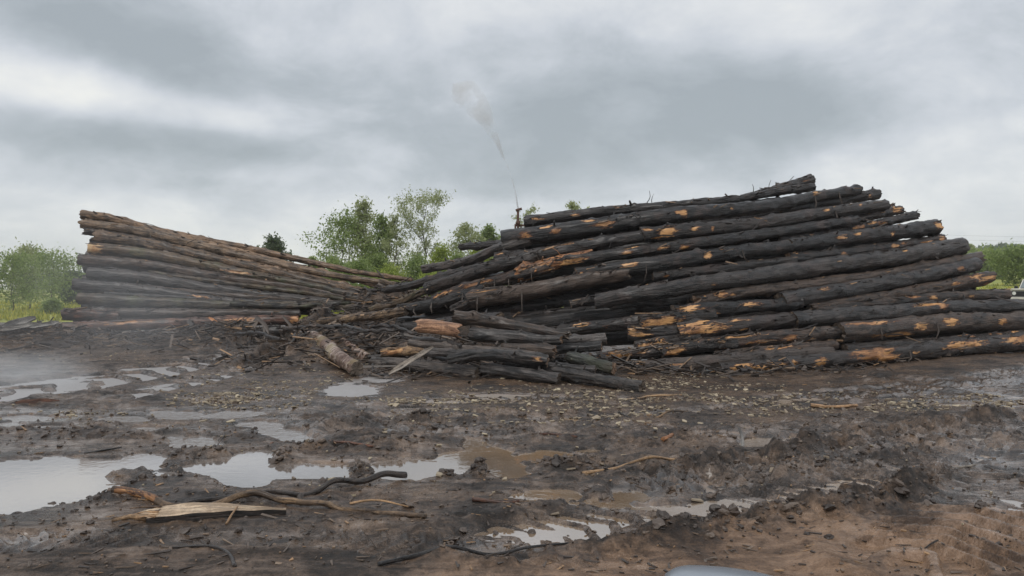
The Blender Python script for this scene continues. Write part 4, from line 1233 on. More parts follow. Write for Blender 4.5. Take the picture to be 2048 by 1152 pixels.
b1 = ground_stick("long crooked tan branch lying over the pale split slab", [(228, 1000), (275, 1004), (330, 1020), (370, 1022), (430, 1024), (480, 1015, .05), (530, 1013, .06), (580, 1018, .03), (640, 1028), (700, 1034), (745, 1036), (790, 1042), (852, 1048)], .034, .020, 'peel', 'branch', 'branch', None, .05, [(.0, .18)])
stick("side_twig", on_ground([(700, 1034, .03), (750, 1030, .05), (815, 1036, .03)], .02), .012, .006, 'peel', parent=b1, wob=.02)
b2 = ground_stick("dark rotten branch behind the tan one, rising to a sawn tip", [(370, 1022), (450, 1010, .02), (530, 1001, .02), (600, 997, .01), (660, 989, .02), (720, 979, .04), (770, 970, .07), (815, 960, .11)], .018, .032, 'brown', 'branch', 'branch', None, .05)
ground_stick("straight reddish stick lying across the left middle puddle", [(428, 934), (470, 918), (505, 905), (545, 893)], .016, .012, 'red', wob=.01)
ground_stick("long light stick on the mud right of the puddles", [(1165, 955), (1230, 945), (1300, 938), (1345, 931), (1388, 931)], .020, .014, 'peel', wob=.02)
ground_stick("short light stick just below the long light one", [(1168, 963), (1180, 958), (1190, 955)], .016, .012, 'peel')
ground_stick("thin dark root curving along the bottom of the frame", [(755, 1147), (830, 1135), (900, 1128), (980, 1120), (1060, 1108), (1135, 1099)], .015, .008, 'black', 'root', 'root', None, .02)
ground_stick("bent dark twig at the lower left of the mud", [(345, 1110), (400, 1108), (438, 1112), (462, 1128), (470, 1150)], .009, .014, 'black', 'twig', 'twig', None, .01)
ground_stick("short orange scrap of wood near the small puddles", [(945, 1019), (985, 1020), (1040, 1022)], .020, .014, 'red')
ground_stick("flat double stick on the mud in the middle distance", [(1080, 881), (1115, 880), (1155, 884)], .020, .014, 'red')
ground_stick("long pale lath on the mud toward the right", [(1622, 818), (1665, 820), (1715, 817)], .028, .022, 'peel')
ground_stick("thin straw coloured lath before the foremost log", [(1255, 803), (1300, 797), (1365, 794)], .02, .014, 'peel')
ground_stick("second straw coloured lath below the first", [(1310, 838), (1345, 832), (1382, 826)], .018, .012, 'peel')
ground_stick("small upright stake in the mud beside the olive puddle", [(1487, 895), (1484, 890, .07), (1480, 884, .14)], .022, .016, 'dead')
ground_stick("orange chunk of bark on the open mud", [(1326, 897), (1335, 893), (1343, 888)], .03, .02, 'split')
ground_stick("dark twig fork on the mud below the gravel", [(1222, 822), (1245, 832), (1262, 838)], .014, .01, 'black')
ground_stick("light splinter at the edge of the round puddle", [(525, 936), (545, 938), (565, 941)], .016, .012, 'peel')
ground_stick("brown stick on the bank above the round puddle", [(660, 900), (700, 905), (745, 910)], .018, .012, 'red')
ground_stick("thin dark stick reaching from the mud ridge to the big puddle", [(168, 912), (205, 908), (245, 902)], .012, .008, 'black')
ground_stick("thin twig floating in the triangular puddle", [(985, 941), (1015, 935), (1048, 930)], .010, .007, 'black')
ground_stick("dark lath lying in front of the smooth grey log", [(885, 797), (925, 799), (955, 802)], .02, .014, 'brown')
ground_stick("grey stick lying by the right rut", [(1905, 942), (1935, 938), (1960, 933)], .016, .012, 'dead')
ground_stick("fine dark twig on the clay at the lower right", [(1785, 1114), (1830, 1110), (1880, 1106)], .007, .005, 'black', 'twig', 'twig', None)
ground_stick("thin stick left of the mud mound", [(400, 905, .02), (430, 895, .03), (450, 880, .03)], .01, .008, 'brown')


def slab():
    """freshly split wedge: a broad pale face tilted to the camera, bark below"""
    def P(px, py, z=0):
        q = gpt(px, py)
        return np.array([q[0], q[1], 0.0])
    A, B = P(292, 1058), P(572, 1040)
    n = 40
    t = np.linspace(0, 1, n)
    C = A + (B - A) * t[:, None]
    hz = np.array([H(c[0], c[1]) for c in C])
    hz = np.full(n, np.percentile(hz, 70)) + .004
    w = .20 * (1 - .80 * ss(.25, 1, t)) * (.75 + .25 * ss(0, .12, t))
    T = (B - A) / np.linalg.norm(B - A)
    back = np.array([-T[1], T[0], 0])
    rg = np.random.default_rng(3)
    jag = np.where(t < .06, rg.uniform(-.05, .03, n), 0)
    rows = []
    m = 7
    for k in range(m):                        # the split face, low front edge to raised back edge
        f = k / (m - 1)
        off = jag * np.sin(k * 2.1)
        rows.append(np.stack([C[:, 0] + back[0] * w * f * .85, C[:, 1] + back[1] * w * f * .85, hz + .030 + .050 * f * (w / .22) + .003 * np.sin(t * 23 + k * 1.3) + .02 * np.sin(t * 3.1)], 1) + T * (off + (.10 * math.sin(k * 2.4)) * (t < .02) + .02 * math.sin(k * 4.1) * (t < .06))[:, None])
    for f, z in ((1.0, .0), (.5, -.03), (0, -.03)):
        rows.append(np.stack([C[:, 0] + back[0] * w * f * .85, C[:, 1] + back[1] * w * f * .85, hz + z], 1))
    V = np.stack(rows, 1)
    m = V.shape[1]
    i = np.arange(n - 1)[:, None] * m + np.arange(m)[None]
    j = np.arange(n - 1)[:, None] * m + (np.arange(m)[None] + 1) % m
    Fq = np.stack([i, j, j + m, i + m], -1)
    lc = np.stack([np.repeat(t[:, None] * 1.2, m, 1), np.tile(np.linspace(0, .3, m), (n, 1)), np.zeros((n, m))], -1).reshape(-1, 3)
    face = Fq[:, :6].reshape(-1, 4)
    under = Fq[:, 6:].reshape(-1, 4)
    V = V.reshape(-1, 3)
    loc = C[n // 2].copy()
    loc[2] = hz[0]
    pa = np.full(len(V), -1.)
    o = mkmesh("split_slab", V, face, M['fresh'], attrs={"lc": lc, "patch": pa}, loc=loc, smooth=False)
    tag(o, "pale freshly split slab of wood on the near mud", 'slab of wood')
    mkmesh("bark_underside", V, under, M['brown'], parent=o, attrs={"lc": lc, "patch": pa}, loc=loc, smooth=False)
    stick("splinter", [A + [-.02, .05, hz[0] + .02], A + [-.16, .07, hz[0] + .03], A + [-.28, .03, hz[0] + .01]], .03, .012, 'peel', parent=o, wob=.03)
    for q in range(5):
        y_ = .02 + .035 * q
        stick("splinter", [A + [.06, y_, hz[0] + .035 + .012 * q], A + [-.04 - .02 * (q % 3), y_ + .01, hz[0] + .03 + .012 * q], A + [-.10 - .05 * ((q * 2) % 3), y_ + .02 * (q % 2), hz[0] + .02 + .01 * q]], .012, .004, 'fresh' if q % 2 else 'peel', parent=o, wob=.02, nr=5)
    stick("splinter", [A + [.05, .12, hz[0] + .05], A + [-.08, .16, hz[0] + .04], A + [-.15, .15, hz[0] + .02]], .025, .012, 'brown', parent=o, wob=.03)


slab()
ground_stick("thin orange splinter leaning on the front of the pale slab", [(455, 1060), (465, 1052, .03), (475, 1044, .07)], .010, .006, 'peel')

# ================================================================== litter, chips, clods (nobody could count them)
BOX_V = np.array([[-1, -1, -1], [1, -1, -1], [1, 1, -1], [-1, 1, -1], [-1, -1, 1], [1, -1, 1], [1, 1, 1], [-1, 1, 1]], float) * .5
BOX_F = np.array([[0, 3, 2, 1], [4, 5, 6, 7], [0, 1, 5, 4], [1, 2, 6, 5], [2, 3, 7, 6], [3, 0, 4, 7]])


def rotmats(n, yaw, pitch, roll):
    cy_, sy = np.cos(yaw), np.sin(yaw)
    cp, sp = np.cos(pitch), np.sin(pitch)
    cr, sr = np.cos(roll), np.sin(roll)
    R = np.empty((n, 3, 3))
    R[:, 0, 0] = cy_ * cp
    R[:, 0, 1] = cy_ * sp * sr - sy * cr
    R[:, 0, 2] = cy_ * sp * cr + sy * sr
    R[:, 1, 0] = sy * cp
    R[:, 1, 1] = sy * sp * sr + cy_ * cr
    R[:, 1, 2] = sy * sp * cr - cy_ * sr
    R[:, 2, 0] = -sp
    R[:, 2, 1] = cp * sr
    R[:, 2, 2] = cp * cr
    return R


def scatter_boxes(name, pos, size, yaw, pitch, roll, tone, mat, label=None):
    n = len(pos)
    v = BOX_V[None] * size[:, None, :]
    tp = RNG.uniform(.3, 1, n)
    v[:, [1, 2, 5, 6], 1] *= tp[:, None]
    v[:, [0, 3, 4, 7], 2] *= 1
    v[:, :, 2] += (.25 * size[:, 0:1] * RNG.uniform(-.4, .4, (n, 1))) * (BOX_V[None, :, 0] ** 2 * 4 - .5) * (RNG.random((n, 1)) < .6) * np.sign(BOX_V[None, :, 0] + .6)
    v = np.einsum('nij,nkj->nki', rotmats(n, yaw, pitch, roll), v) + pos[:, None]
    f = BOX_F[None] + (np.arange(n) * 8)[:, None, None]
    o = mkmesh(name, v.reshape(-1, 3), f.reshape(-1, 4), M[mat], attrs={"tone": np.repeat(tone, 8)}, smooth=False)
    return tag(o, label, None, None, 'stuff')


def litter():
    P = []
    # on the heaps
    n = 5200
    w = np.array([a[2] * a[3] * a[4] for a in HEAPS])
    k = RNG.choice(len(HEAPS), n, p=w / w.sum())
    hp = np.array(HEAPS)[k]
    x = hp[:, 0] + RNG.normal(0, .75, n) * hp[:, 2]
    y = hp[:, 1] + RNG.normal(0, .75, n) * hp[:, 3]
    # base of both piles
    n2 = 1800
    x2 = np.r_[RNG.uniform(-16, -3, n2 // 2), RNG.uniform(-3, 13, n2 // 2)]
    y2 = np.r_[RNG.normal(25.4, .8, n2 // 2), 16.9 + np.maximum(0, x2[n2 // 2:] - 4.5) * .58 + RNG.normal(.2, .4, n2 // 2)]
    x, y = np.r_[x, x2], np.r_[y, y2]
    ok = (y > 15) & (y < 29)
    x, y = x[ok], y[ok]
    n = len(x)
    z = ground_fields(x, y)[0]
    L = RNG.gamma(2.2, .14, n).clip(.06, 1.1)
    size = np.stack([L, RNG.uniform(.02, .075, n), RNG.uniform(.006, .02, n)], 1)
    pitch = RNG.normal(0, .22, n)
    z = z + np.abs(np.sin(pitch)) * L * .35 + RNG.uniform(0, .10, n)
    tone = np.clip(RNG.beta(1.6, 2.6, n) * 1.15, 0, 1)
    scatter_boxes("bark_litter", np.stack([x, y, z], 1), size, RNG.normal(0, .9, n), pitch, RNG.normal(0, .7, n), tone, 'litter')
    # shreds all over the yard
    n = 3600
    px = RNG.uniform(-250, 2300, n)
    py = 690 + (RNG.random(n) ** 1.3) * 470
    D = CAM_H * F / (py - 576)
    x = (px - 1024) / F * D
    z = ground_fields(x, D)[0]
    ok = (z > WATER_Z + .004)
    x, D, z = x[ok], D[ok], z[ok]
    n = len(x)
    L = RNG.gamma(1.3, .034, n).clip(.012, .3)
    size = np.stack([L, RNG.uniform(.006, .022, n), RNG.uniform(.004, .010, n)], 1)
    tone = np.clip(.22 + RNG.beta(1.3, 1.9, n), 0, .97)
    scatter_boxes("bark_shreds", np.stack([x, D, z + .006], 1), size, RNG.uniform(-3.14, 3.14, n), RNG.normal(0, .12, n), RNG.normal(0, .3, n), tone, 'litter')
    # pale chips in bands
    bands = [(380, 560, 792, 822, 800), (480, 760, 715, 765, 350), (780, 1000, 790, 822, 700), (980, 1420, 768, 850, 1700), (1230, 1480, 752, 790, 420), (1400, 1700, 780, 830, 700), (1700, 2000, 795, 830, 350),
             (0, 300, 700, 730, 160), (0, 380, 815, 850, 280), (300, 700, 750, 800, 420), (1950, 2100, 795, 822, 260), (700, 1100, 820, 860, 240), (200, 1200, 850, 1000, 150), (1200, 2048, 850, 1050, 110)]
    X, Y = [], []
    for a, b, c, d, m in bands:
        px = RNG.normal((a + b) / 2, (b - a) / 3.2, m)
        py = RNG.normal((c + d) / 2, (d - c) / 3.4, m)
        py = np.maximum(py, 690)
        # chips gather in drifts
        D = CAM_H * F / (py - 576)
        X.append((px - 1024) / F * D)
        Y.append(D)
    x, y = np.concatenate(X), np.concatenate(Y)
    keep = fbm2(x / .9, y / .5, 3, 201) + RNG.normal(0, .08, len(x)) > .46
    x, y = x[keep], y[keep]
    z = ground_fields(x, y)[0]
    ok = z > WATER_Z
    x, y, z = x[ok], y[ok], z[ok]
    n = len(x)
    L = RNG.gamma(2.4, .017, n).clip(.014, .11)
    size = np.stack([L, L * RNG.uniform(.4, .9, n), RNG.uniform(.006, .02, n)], 1)
    scatter_boxes("wood_chips", np.stack([x, y, z + .008], 1), size, RNG.uniform(-3.14, 3.14, n), RNG.normal(0, .18, n), RNG.normal(0, .18, n), np.clip(RNG.beta(2, 1.6, n), 0, 1), 'chips')


def icos(sub=1):
    t = (1 + 5 ** .5) / 2
    v = [(-1, t, 0), (1, t, 0), (-1, -t, 0), (1, -t, 0), (0, -1, t), (0, 1, t), (0, -1, -t), (0, 1, -t), (t, 0, -1), (t, 0, 1), (-t, 0, -1), (-t, 0, 1)]
    f = [(0, 11, 5), (0, 5, 1), (0, 1, 7), (0, 7, 10), (0, 10, 11), (1, 5, 9), (5, 11, 4), (11, 10, 2), (10, 7, 6), (7, 1, 8), (3, 9, 4), (3, 4, 2), (3, 2, 6), (3, 6, 8), (3, 8, 9), (4, 9, 5), (2, 4, 11), (6, 2, 10), (8, 6, 7), (9, 8, 1)]
    v = [np.array(a) / np.linalg.norm(a) for a in v]
    for _ in range(sub):
        cache, nf = {}, []

        def mid(a, b):
            k = (min(a, b), max(a, b))
            if k not in cache:
                m = v[a] + v[b]
                v.append(m / np.linalg.norm(m))
                cache[k] = len(v) - 1
            return cache[k]
        for a, b, c in f:
            ab, bc, ca = mid(a, b), mid(b, c), mid(c, a)
            nf += [(a, ab, ca), (b, bc, ab), (c, ca, bc), (ab, bc, ca)]
        f = nf
    return np.array(v), np.array(f)


def clods():
    v0, f0 = icos(1)
    pts = []
    for pl, sp, m in ((RIDGE_A, .35, 380), (RIDGE_B, .2, 200), (RIDGE_C, .22, 120), (RIDGE_D, .35, 80), (TR_RIGHT, .5, 100)):
        pl = np.array(pl)
        k = RNG.integers(0, len(pl) - 1, m)
        t = RNG.random(m)[:, None]
        pts.append(pl[k] * (1 - t) + pl[k + 1] * t + RNG.normal(0, sp, (m, 2)) * .6)
    for cx, cy_, rx, ry, a in MOUNDS:
        m = 55
        py = np.maximum(cy_ + RNG.normal(0, .7, m) * ry, 700)
        D = CAM_H * F / (py - 576)
        pts.append(np.stack([(cx + RNG.normal(0, .7, m) * rx - 1024) / F * D, D], 1))
    m = 700
    py = 800 + RNG.random(m) * 300
    D = CAM_H * F / (py - 576)
    pts.append(np.stack([(RNG.uniform(-150, 2200, m) - 1024) / F * D, D], 1))
    p = np.vstack(pts)
    z = ground_fields(p[:, 0], p[:, 1])[0]
    ok = z > WATER_Z - .01
    p, z = p[ok], z[ok]
    n = len(p)
    r = RNG.gamma(2.0, .008, n).clip(.006, .042)
    sc = r[:, None] * RNG.uniform(.6, 1.5, (n, 3)) * [1, 1, .65]
    v = np.repeat(v0[None], n, 0)
    so = RNG.uniform(0, 60, (n, 1, 3))
    nz = .6 * vn3(v * 1.6 + so, 5) + .4 * vn3(v * 4.1 + so, 6)
    v = v * (.25 + 1.5 * nz[..., None]) * sc[:, None]
    v = np.einsum('nij,nkj->nki', rotmats(n, RNG.uniform(0, 6.28, n), RNG.normal(0, .3, n), RNG.normal(0, .3, n)), v)
    v = v + np.stack([p[:, 0], p[:, 1], z + r * .15], 1)[:, None]
    f = f0[None] + (np.arange(n) * len(v0))[:, None, None]
    o = mkmesh("mud_clods", v.reshape(-1, 3), None, M['clod'], attrs={"tone": np.repeat(RNG.random(n), len(v0))}, tris=f.reshape(-1, 3), smooth=False)
    tag(o, kind='stuff')


def pile_scraps():
    """bark scraps and splinters caught in the rows of both piles"""
    P, L_, yaw, pitch = [], [], [], []
    rg = np.random.default_rng(77)
    for rows, pile, m in ((RIGHT, d0_right, 26), (LEFT, d0_left, 12)):
        for lab, pts, r0, r1, mt, pt, kw in rows:
            xy = np.array([q[:2] for q in pts], float)
            for _ in range(m):
                t = rg.random()
                px = xy[0, 0] + t * (xy[-1, 0] - xy[0, 0])
                if px > 2100:
                    continue
                py = np.interp(px, xy[:, 0], xy[:, 1])
                r = r0 + (r1 - r0) * t
                D = pile_depth(px, py, pile) + kw.get('off', 0)
                q = at(px, py, D)
                rm = r / F * D * .95
                a = rg.uniform(.45, 1.45)
                P.append(q + [0, -rm * math.cos(a), rm * math.sin(a)])
                sl = -(xy[-1, 1] - xy[0, 1]) / max(1, xy[-1, 0] - xy[0, 0])
                yaw.append(rg.normal(.25, .35))
                pitch.append(-math.atan(sl) + rg.normal(0, .22))
    P = np.array(P)
    n = len(P)
    L = rg.gamma(2.0, .10, n).clip(.05, .8)
    size = np.stack([L, rg.uniform(.015, .06, n), rg.uniform(.008, .02, n)], 1)
    tone = np.where(rg.random(n) < .16, rg.uniform(.88, 1, n), rg.beta(1.4, 3.0, n) * .8)
    scatter_boxes("bark_scraps", P, size, np.array(yaw), np.array(pitch), rg.normal(0, .6, n), tone, 'litter')


def tangle():
    rg = np.random.default_rng(21)
    spots = [(790, 712, 905, 722, 6), (930, 690, 1040, 700, 6), (1130, 700, 1230, 716, 7), (880, 735, 960, 722, 5), (1010, 735, 1110, 728, 5), (1165, 748, 1250, 752, 6), (760, 738, 830, 745, 4), (830, 676, 920, 690, 5),
             (700, 668, 790, 660, 4), (650, 652, 730, 664, 4), (690, 700, 760, 712, 4), (960, 655, 1060, 676, 5), (1180, 690, 1280, 700, 6), (1080, 712, 1160, 708, 5), (560, 660, 640, 652, 4), (470, 668, 560, 676, 4), (740, 652, 830, 668, 4)]
    where = ["just right of the leaning plank's foot", "at the back of the jumble beside the curled bark's tip", "over the mossy log's left half", "below the hollow ended grey log", "across the middle of the front jumble", "on the mud under the mossy log's red end", "at the left tip of the smooth grey log", "under the curled sheet of peach bark",
             "sloping up to the tan barked pole", "left of the birch log's upper end", "beside the shorter birch log's lower end", "between the brown furrowed log and the knobbly log", "left of the small orange scrappy log", "right of the crumbling reddish log end", "below the red base log's orange end", "half buried left of the birch logs", "on the litter under the black log with the square end"]
    for k_, ((a, b, c, d, r), wh) in enumerate(zip(spots, where)):
        if k_ in (1, 2, 4, 5, 11, 12, 13):
            continue
        D0 = float(np.interp(a, [450, 700, 900, 1250], [24.0, 19.6, 16.9, 16.0]))
        D1 = float(np.interp(c, [450, 700, 900, 1250], [24.0, 19.6, 16.9, 16.0])) - .15
        p, q = at(a, b, D0), at(c, d, D1)
        for e in (p, q):
            e[2] = max(e[2], H(e[0], e[1]) + .05)
        mid = (p + q) / 2 + [rg.normal(0, .05), rg.normal(0, .1), rg.uniform(0, .10)]
        o = stick("broken_limb", [p, mid, q], r / F * D0, r / F * D1 * .7, rg.choice(['brown', 'grey', 'black']), wob=.06, nr=9, seg=.05, lump=.3)
        tag(o, "dark broken limb " + wh, 'branch', "broken limbs tangled in front of the piles")
        k = stick("branch_stub", [mid, mid + [rg.normal(0, .08), -.05, .10], mid + [rg.normal(0, .12), -.08, .2]], .02, .012, 'brown', nr=6, seg=.05)
        k.parent = o
        k.location = Vector(mid) - o.location


litter()
clods()
pile_scraps()
tangle()

# ================================================================== trees
def tube_set(segs, nr=5):
    """joined tapered tubes: list of (p0, p1, r0, r1)"""
    V, Fq = [], []
    k = 0
    th = np.linspace(0, 2 * math.pi, nr, endpoint=False)
    for p0, p1, r0, r1 in segs:
        d = p1 - p0
        d = d / (np.linalg.norm(d) + 1e-9)
        a = np.cross(d, [1, 0, 0] if abs(d[0]) < .8 else [0, 1, 0])
        a /= np.linalg.norm(a)
        b = np.cross(d, a)
        c = np.cos(th)[:, None] * a + np.sin(th)[:, None] * b
        V += [p0 + c * r0, p1 + c * r1]
        i = np.arange(nr)
        j = (i + 1) % nr
        Fq.append(k + np.stack([i, j, j + nr, i + nr], 1))
        k += 2 * nr
    return np.vstack(V), np.vstack(Fq)


def make_tree(name, label, px, top, wpx, D, leaf='leaf_mid', dens=1.0, base=None, sparse=False, shape='round', group=None, lean=0.0, cat='tree', leafsize=.20, seed=0):
    rg = np.random.default_rng(seed * 97 + int(px) * 7 + int(top))
    x, y = (px - 1024) / F * D, D
    z0 = float(terrain(np.array([x]), np.array([y]))[0]) - .15 if base is None else base
    zt = CAM_H + (576 - top) / F * D
    Ht = zt - z0
    W = wpx / F * D / 2
    o = empty(name, (x, y, z0))
    tag(o, label, cat, group)
    bp = np.array([x, y, z0])
    segs, trunk = [], []
    tr = max(.03, Ht * .011)
    n = 8
    pts = [bp + np.array([lean * (k / n) ** 1.3 * Ht + .02 * Ht * math.sin(k * 1.7 + seed), .015 * Ht * math.cos(k * 1.1 + seed), Ht * .97 * k / n]) for k in range(n + 1)]
    for k in range(n):
        trunk.append((pts[k], pts[k + 1], tr * (1 - .85 * k / n) * (1.4 if k == 0 else 1), tr * (1 - .85 * (k + 1) / n)))
    leaves = []
    nl = int(34 if not sparse else 44)
    cb = .16 if shape != 'vase' else .22
    if shape == 'shrub':
        cb = .03
    for k in range(nl):
        t = cb + (1 - cb) * (k + rg.random()) / nl
        p = pts[0] + 0
        kk = min(n - 1, int(t * n))
        p = pts[kk] + (pts[kk + 1] - pts[kk]) * (t * n - kk)
        q = (t - cb) / (1 - cb)
        if shape == 'vase':
            wf = (.25 + 1.0 * math.sin(min(1, q * 1.15) * 2.4)) * .95
        elif shape == 'spire':
            wf = 1.05 * (1 - q) ** .75 + .12
        elif shape == 'shrub':
            wf = math.sqrt(max(0, 1 - q * q)) * .95
        else:
            wf = .35 + .9 * math.sin(math.pi * min(1, q * .95 + .12)) ** .8
        wf *= rg.uniform(.45, 1.05)
        a = rg.uniform(0, 2 * math.pi)
        up = rg.uniform(.3, .9) if shape != 'vase' else rg.uniform(.9, 1.7)
        dirv = np.array([math.cos(a), math.sin(a), up])
        ln = W * wf
        e = p + dirv * ln * np.array([1, 1, .8])
        e[2] = min(e[2], zt)
        m_ = (p + e) / 2 + np.array([0, 0, -.08 * ln]) + rg.normal(0, .05 * ln, 3)
        rr = tr * (1 - .8 * t) * .45
        segs += [(p, m_, rr, rr * .6), (m_, e, rr * .6, rr * .2)]
        tips = [(m_, e)]
        for _ in range(4 if sparse else 3):
            f = rg.uniform(.3, 1)
            s0 = p + (e - p) * f
            d2 = dirv * .5 + rg.normal(0, .6, 3)
            s1 = s0 + d2 * ln * .38
            s1[2] = min(s1[2], zt + .05 * Ht)
            segs.append((s0, s1, rr * .4, rr * .12))
            tips.append((s0, s1))
        for a0, a1 in tips:
            c = int((10 if sparse else 42) * dens * (.5 + rg.random()))
            f = rg.random(c)[:, None]
            sp = (.05 if sparse else .12) * W + .08
            leaves.append(a0 + (a1 - a0) * (f * .8 + .25) + rg.normal(0, sp, (c, 3)))
    Lp = np.vstack(leaves)
    Lp = Lp[Lp[:, 2] > z0 + .1]
    nlv = len(Lp)
    Vt, Ft = tube_set(trunk, 7)
    mkmesh("trunk", Vt, Ft, M['trunk'], parent=o, loc=bp)
    Vt, Ft = tube_set(segs, 4)
    lm = mkmesh("limbs", Vt, Ft, M['trunk'], parent=o, loc=bp)
    sz = leafsize * D / 70 * rg.uniform(.55, 1.3, nlv) * (.75 if sparse else 1)
    q = np.array([[-1, 0, 0], [0, -.45, .1], [1, 0, 0], [0, .45, .1]])
    R = rotmats(nlv, rg.uniform(0, 6.28, nlv), rg.normal(0, .8, nlv), rg.normal(0, .8, nlv))
    V = np.einsum('nij,kj->nki', R, q) * (sz / 1.4)[:, None, None] + Lp[:, None]
    Fq = np.arange(nlv * 4).reshape(-1, 4)
    mkmesh("crown", V.reshape(-1, 3), Fq, M[leaf], parent=o, loc=bp, attrs={"tone": np.repeat(rg.random(nlv), 4)}, smooth=False)
    return o


GT = "trees beyond the gap between the piles"
TREES = [
    ("willow_tree", "small round willow at the far left edge", 25, 514, 100, 66, 'leaf_mid', dict(shape='round', dens=.55)),
    ("willow_tree", "tallest pale willow of the far left group", 62, 499, 90, 72, 'leaf_pale', dict(dens=.6)),
    ("willow_tree", "willow with a leaning trunk next to the left pile", 104, 512, 108, 64, 'leaf_mid', dict(lean=.04, dens=.55)),
    ("broadleaf_tree", "dark low tree squeezed against the left pile's end", 146, 552, 60, 90, 'leaf_dark', dict()),
    ("broadleaf_tree", "lone dark tree top standing over the left pile", 548, 474, 54, 75, 'leaf_dark', dict()),
    ("broadleaf_tree", "tiny tree tip at the rim of the left pile", 628, 516, 30, 75, 'leaf_mid', dict()),
    ("broadleaf_tree", "broad green tree at the left of the gap", 682, 430, 112, 70, 'leaf_mid', dict(dens=.7)),
    ("poplar_tree", "tall narrow tree with a spire top in the gap", 728, 405, 84, 72, 'leaf_pale', dict(dens=1.0, shape='spire')),
    ("broadleaf_tree", "denser green tree right of the spire topped one", 764, 432, 76, 70, 'leaf_mid', dict(dens=.8, shape='spire')),
    ("birch_tree", "thin sparse tree with a bare pale stem", 791, 428, 56, 68, 'leaf_pale', dict(sparse=True, dens=1.5)),
    ("willow_tree", "tall airy tree with many bare upright twigs", 846, 393, 104, 70, 'leaf_pale', dict(sparse=True, shape='vase', lean=.02, dens=2.6)),
    ("broadleaf_tree", "light green tree above the thin poking log", 934, 449, 72, 74, 'leaf_pale', dict(dens=.6)),
    ("broadleaf_tree", "dark green tree top against the right pile", 980, 456, 62, 76, 'leaf_mid', dict()),
    ("birch_tree", "nearly bare tree top behind the sprinkler pipe", 1052, 417, 54, 72, 'leaf_pale', dict(sparse=True, shape='vase', dens=.8)),
    ("broadleaf_tree", "small green tree tip above the right pile", 1145, 404, 40, 75, 'leaf_pale', dict(dens=.8)),
    ("broadleaf_tree", "fainter tree tip beside the small green one above the pile", 1172, 412, 30, 80, 'leaf_pale', dict(sparse=True)),
    ("broadleaf_tree", "rounded light green tree before the wooded hill", 1975, 513, 84, 150, 'leaf_mid', dict(leafsize=.25)),
    ("broadleaf_tree", "full green tree behind the white truck", 2040, 504, 96, 95, 'leaf_mid', dict(dens=1.3)),
    ("broadleaf_tree", "pale tree top poking above the slanted log end", 1938, 492, 30, 200, 'leaf_pale', dict(leafsize=.25)),
]
for nm, lab, px, top, w, D, lf, kw in TREES:
    make_tree(nm, lab, px, top, w, D, lf, seed=px % 13, group=GT if 600 < px < 1000 else None, **kw)
SHRUBS = [(668, 520, 80, 62, 'leaf_mid', "dark shrub at the left foot of the gap trees"), (722, 528, 90, 60, 'leaf_mid', "shrub under the spire topped tree"), (780, 540, 90, 58, 'leaf_yellow', "low shrub between the two sparse trees"),
          (832, 518, 90, 60, 'leaf_mid', "shrub at the foot of the tall airy tree"), (880, 496, 80, 62, 'leaf_yellow', "yellow green shrub right of the tall airy tree"), (915, 512, 70, 60, 'leaf_mid', "shrub behind the knotty bent log"),
          (955, 500, 80, 64, 'leaf_yellow', "yellow green shrub under the thin poking log"), (1000, 510, 60, 66, 'leaf_mid', "shrub hugging the right pile's top left corner"), (865, 548, 90, 55, 'leaf_yellow', "low bright shrub above the slender black log"),
          (940, 548, 80, 55, 'leaf_mid', "low shrub behind the stepped black logs"), (105, 606, 30, 58, 'leaf_mid', "small bush in the yellow field at the left"), (640, 555, 60, 62, 'leaf_mid', "low shrub at the rim of the left pile"), (755, 512, 70, 66, 'leaf_mid', "tall shrub behind the thin sparse tree")]
for px, top, w, D, lf, lab in SHRUBS:
    make_tree("shrub", lab, px, top, w, D, lf, shape='shrub', group="shrubs beyond the log piles", cat='shrub', seed=px % 11, dens=.9, leafsize=.17)


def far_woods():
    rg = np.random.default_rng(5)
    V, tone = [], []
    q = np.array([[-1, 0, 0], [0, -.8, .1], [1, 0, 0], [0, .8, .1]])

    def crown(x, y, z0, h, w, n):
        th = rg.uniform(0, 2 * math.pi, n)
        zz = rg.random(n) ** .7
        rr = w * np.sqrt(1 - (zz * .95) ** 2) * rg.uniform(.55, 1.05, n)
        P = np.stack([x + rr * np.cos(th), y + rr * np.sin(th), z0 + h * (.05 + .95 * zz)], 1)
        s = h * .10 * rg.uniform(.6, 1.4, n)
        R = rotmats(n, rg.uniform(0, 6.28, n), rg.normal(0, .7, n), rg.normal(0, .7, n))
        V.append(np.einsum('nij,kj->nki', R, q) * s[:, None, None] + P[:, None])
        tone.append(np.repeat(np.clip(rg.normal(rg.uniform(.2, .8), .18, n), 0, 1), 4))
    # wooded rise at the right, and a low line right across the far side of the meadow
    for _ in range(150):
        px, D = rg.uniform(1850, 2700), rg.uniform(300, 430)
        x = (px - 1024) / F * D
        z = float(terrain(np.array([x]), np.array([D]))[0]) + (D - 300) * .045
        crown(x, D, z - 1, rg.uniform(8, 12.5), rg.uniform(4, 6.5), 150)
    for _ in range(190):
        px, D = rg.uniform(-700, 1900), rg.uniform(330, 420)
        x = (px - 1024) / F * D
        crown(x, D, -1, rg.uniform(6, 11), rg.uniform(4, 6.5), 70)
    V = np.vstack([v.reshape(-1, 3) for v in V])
    o = mkmesh("far_woods", V, np.arange(len(V)).reshape(-1, 4), M['leaf_far_hazed'], attrs={"tone": np.concatenate(tone)}, smooth=False)
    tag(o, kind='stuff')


far_woods()


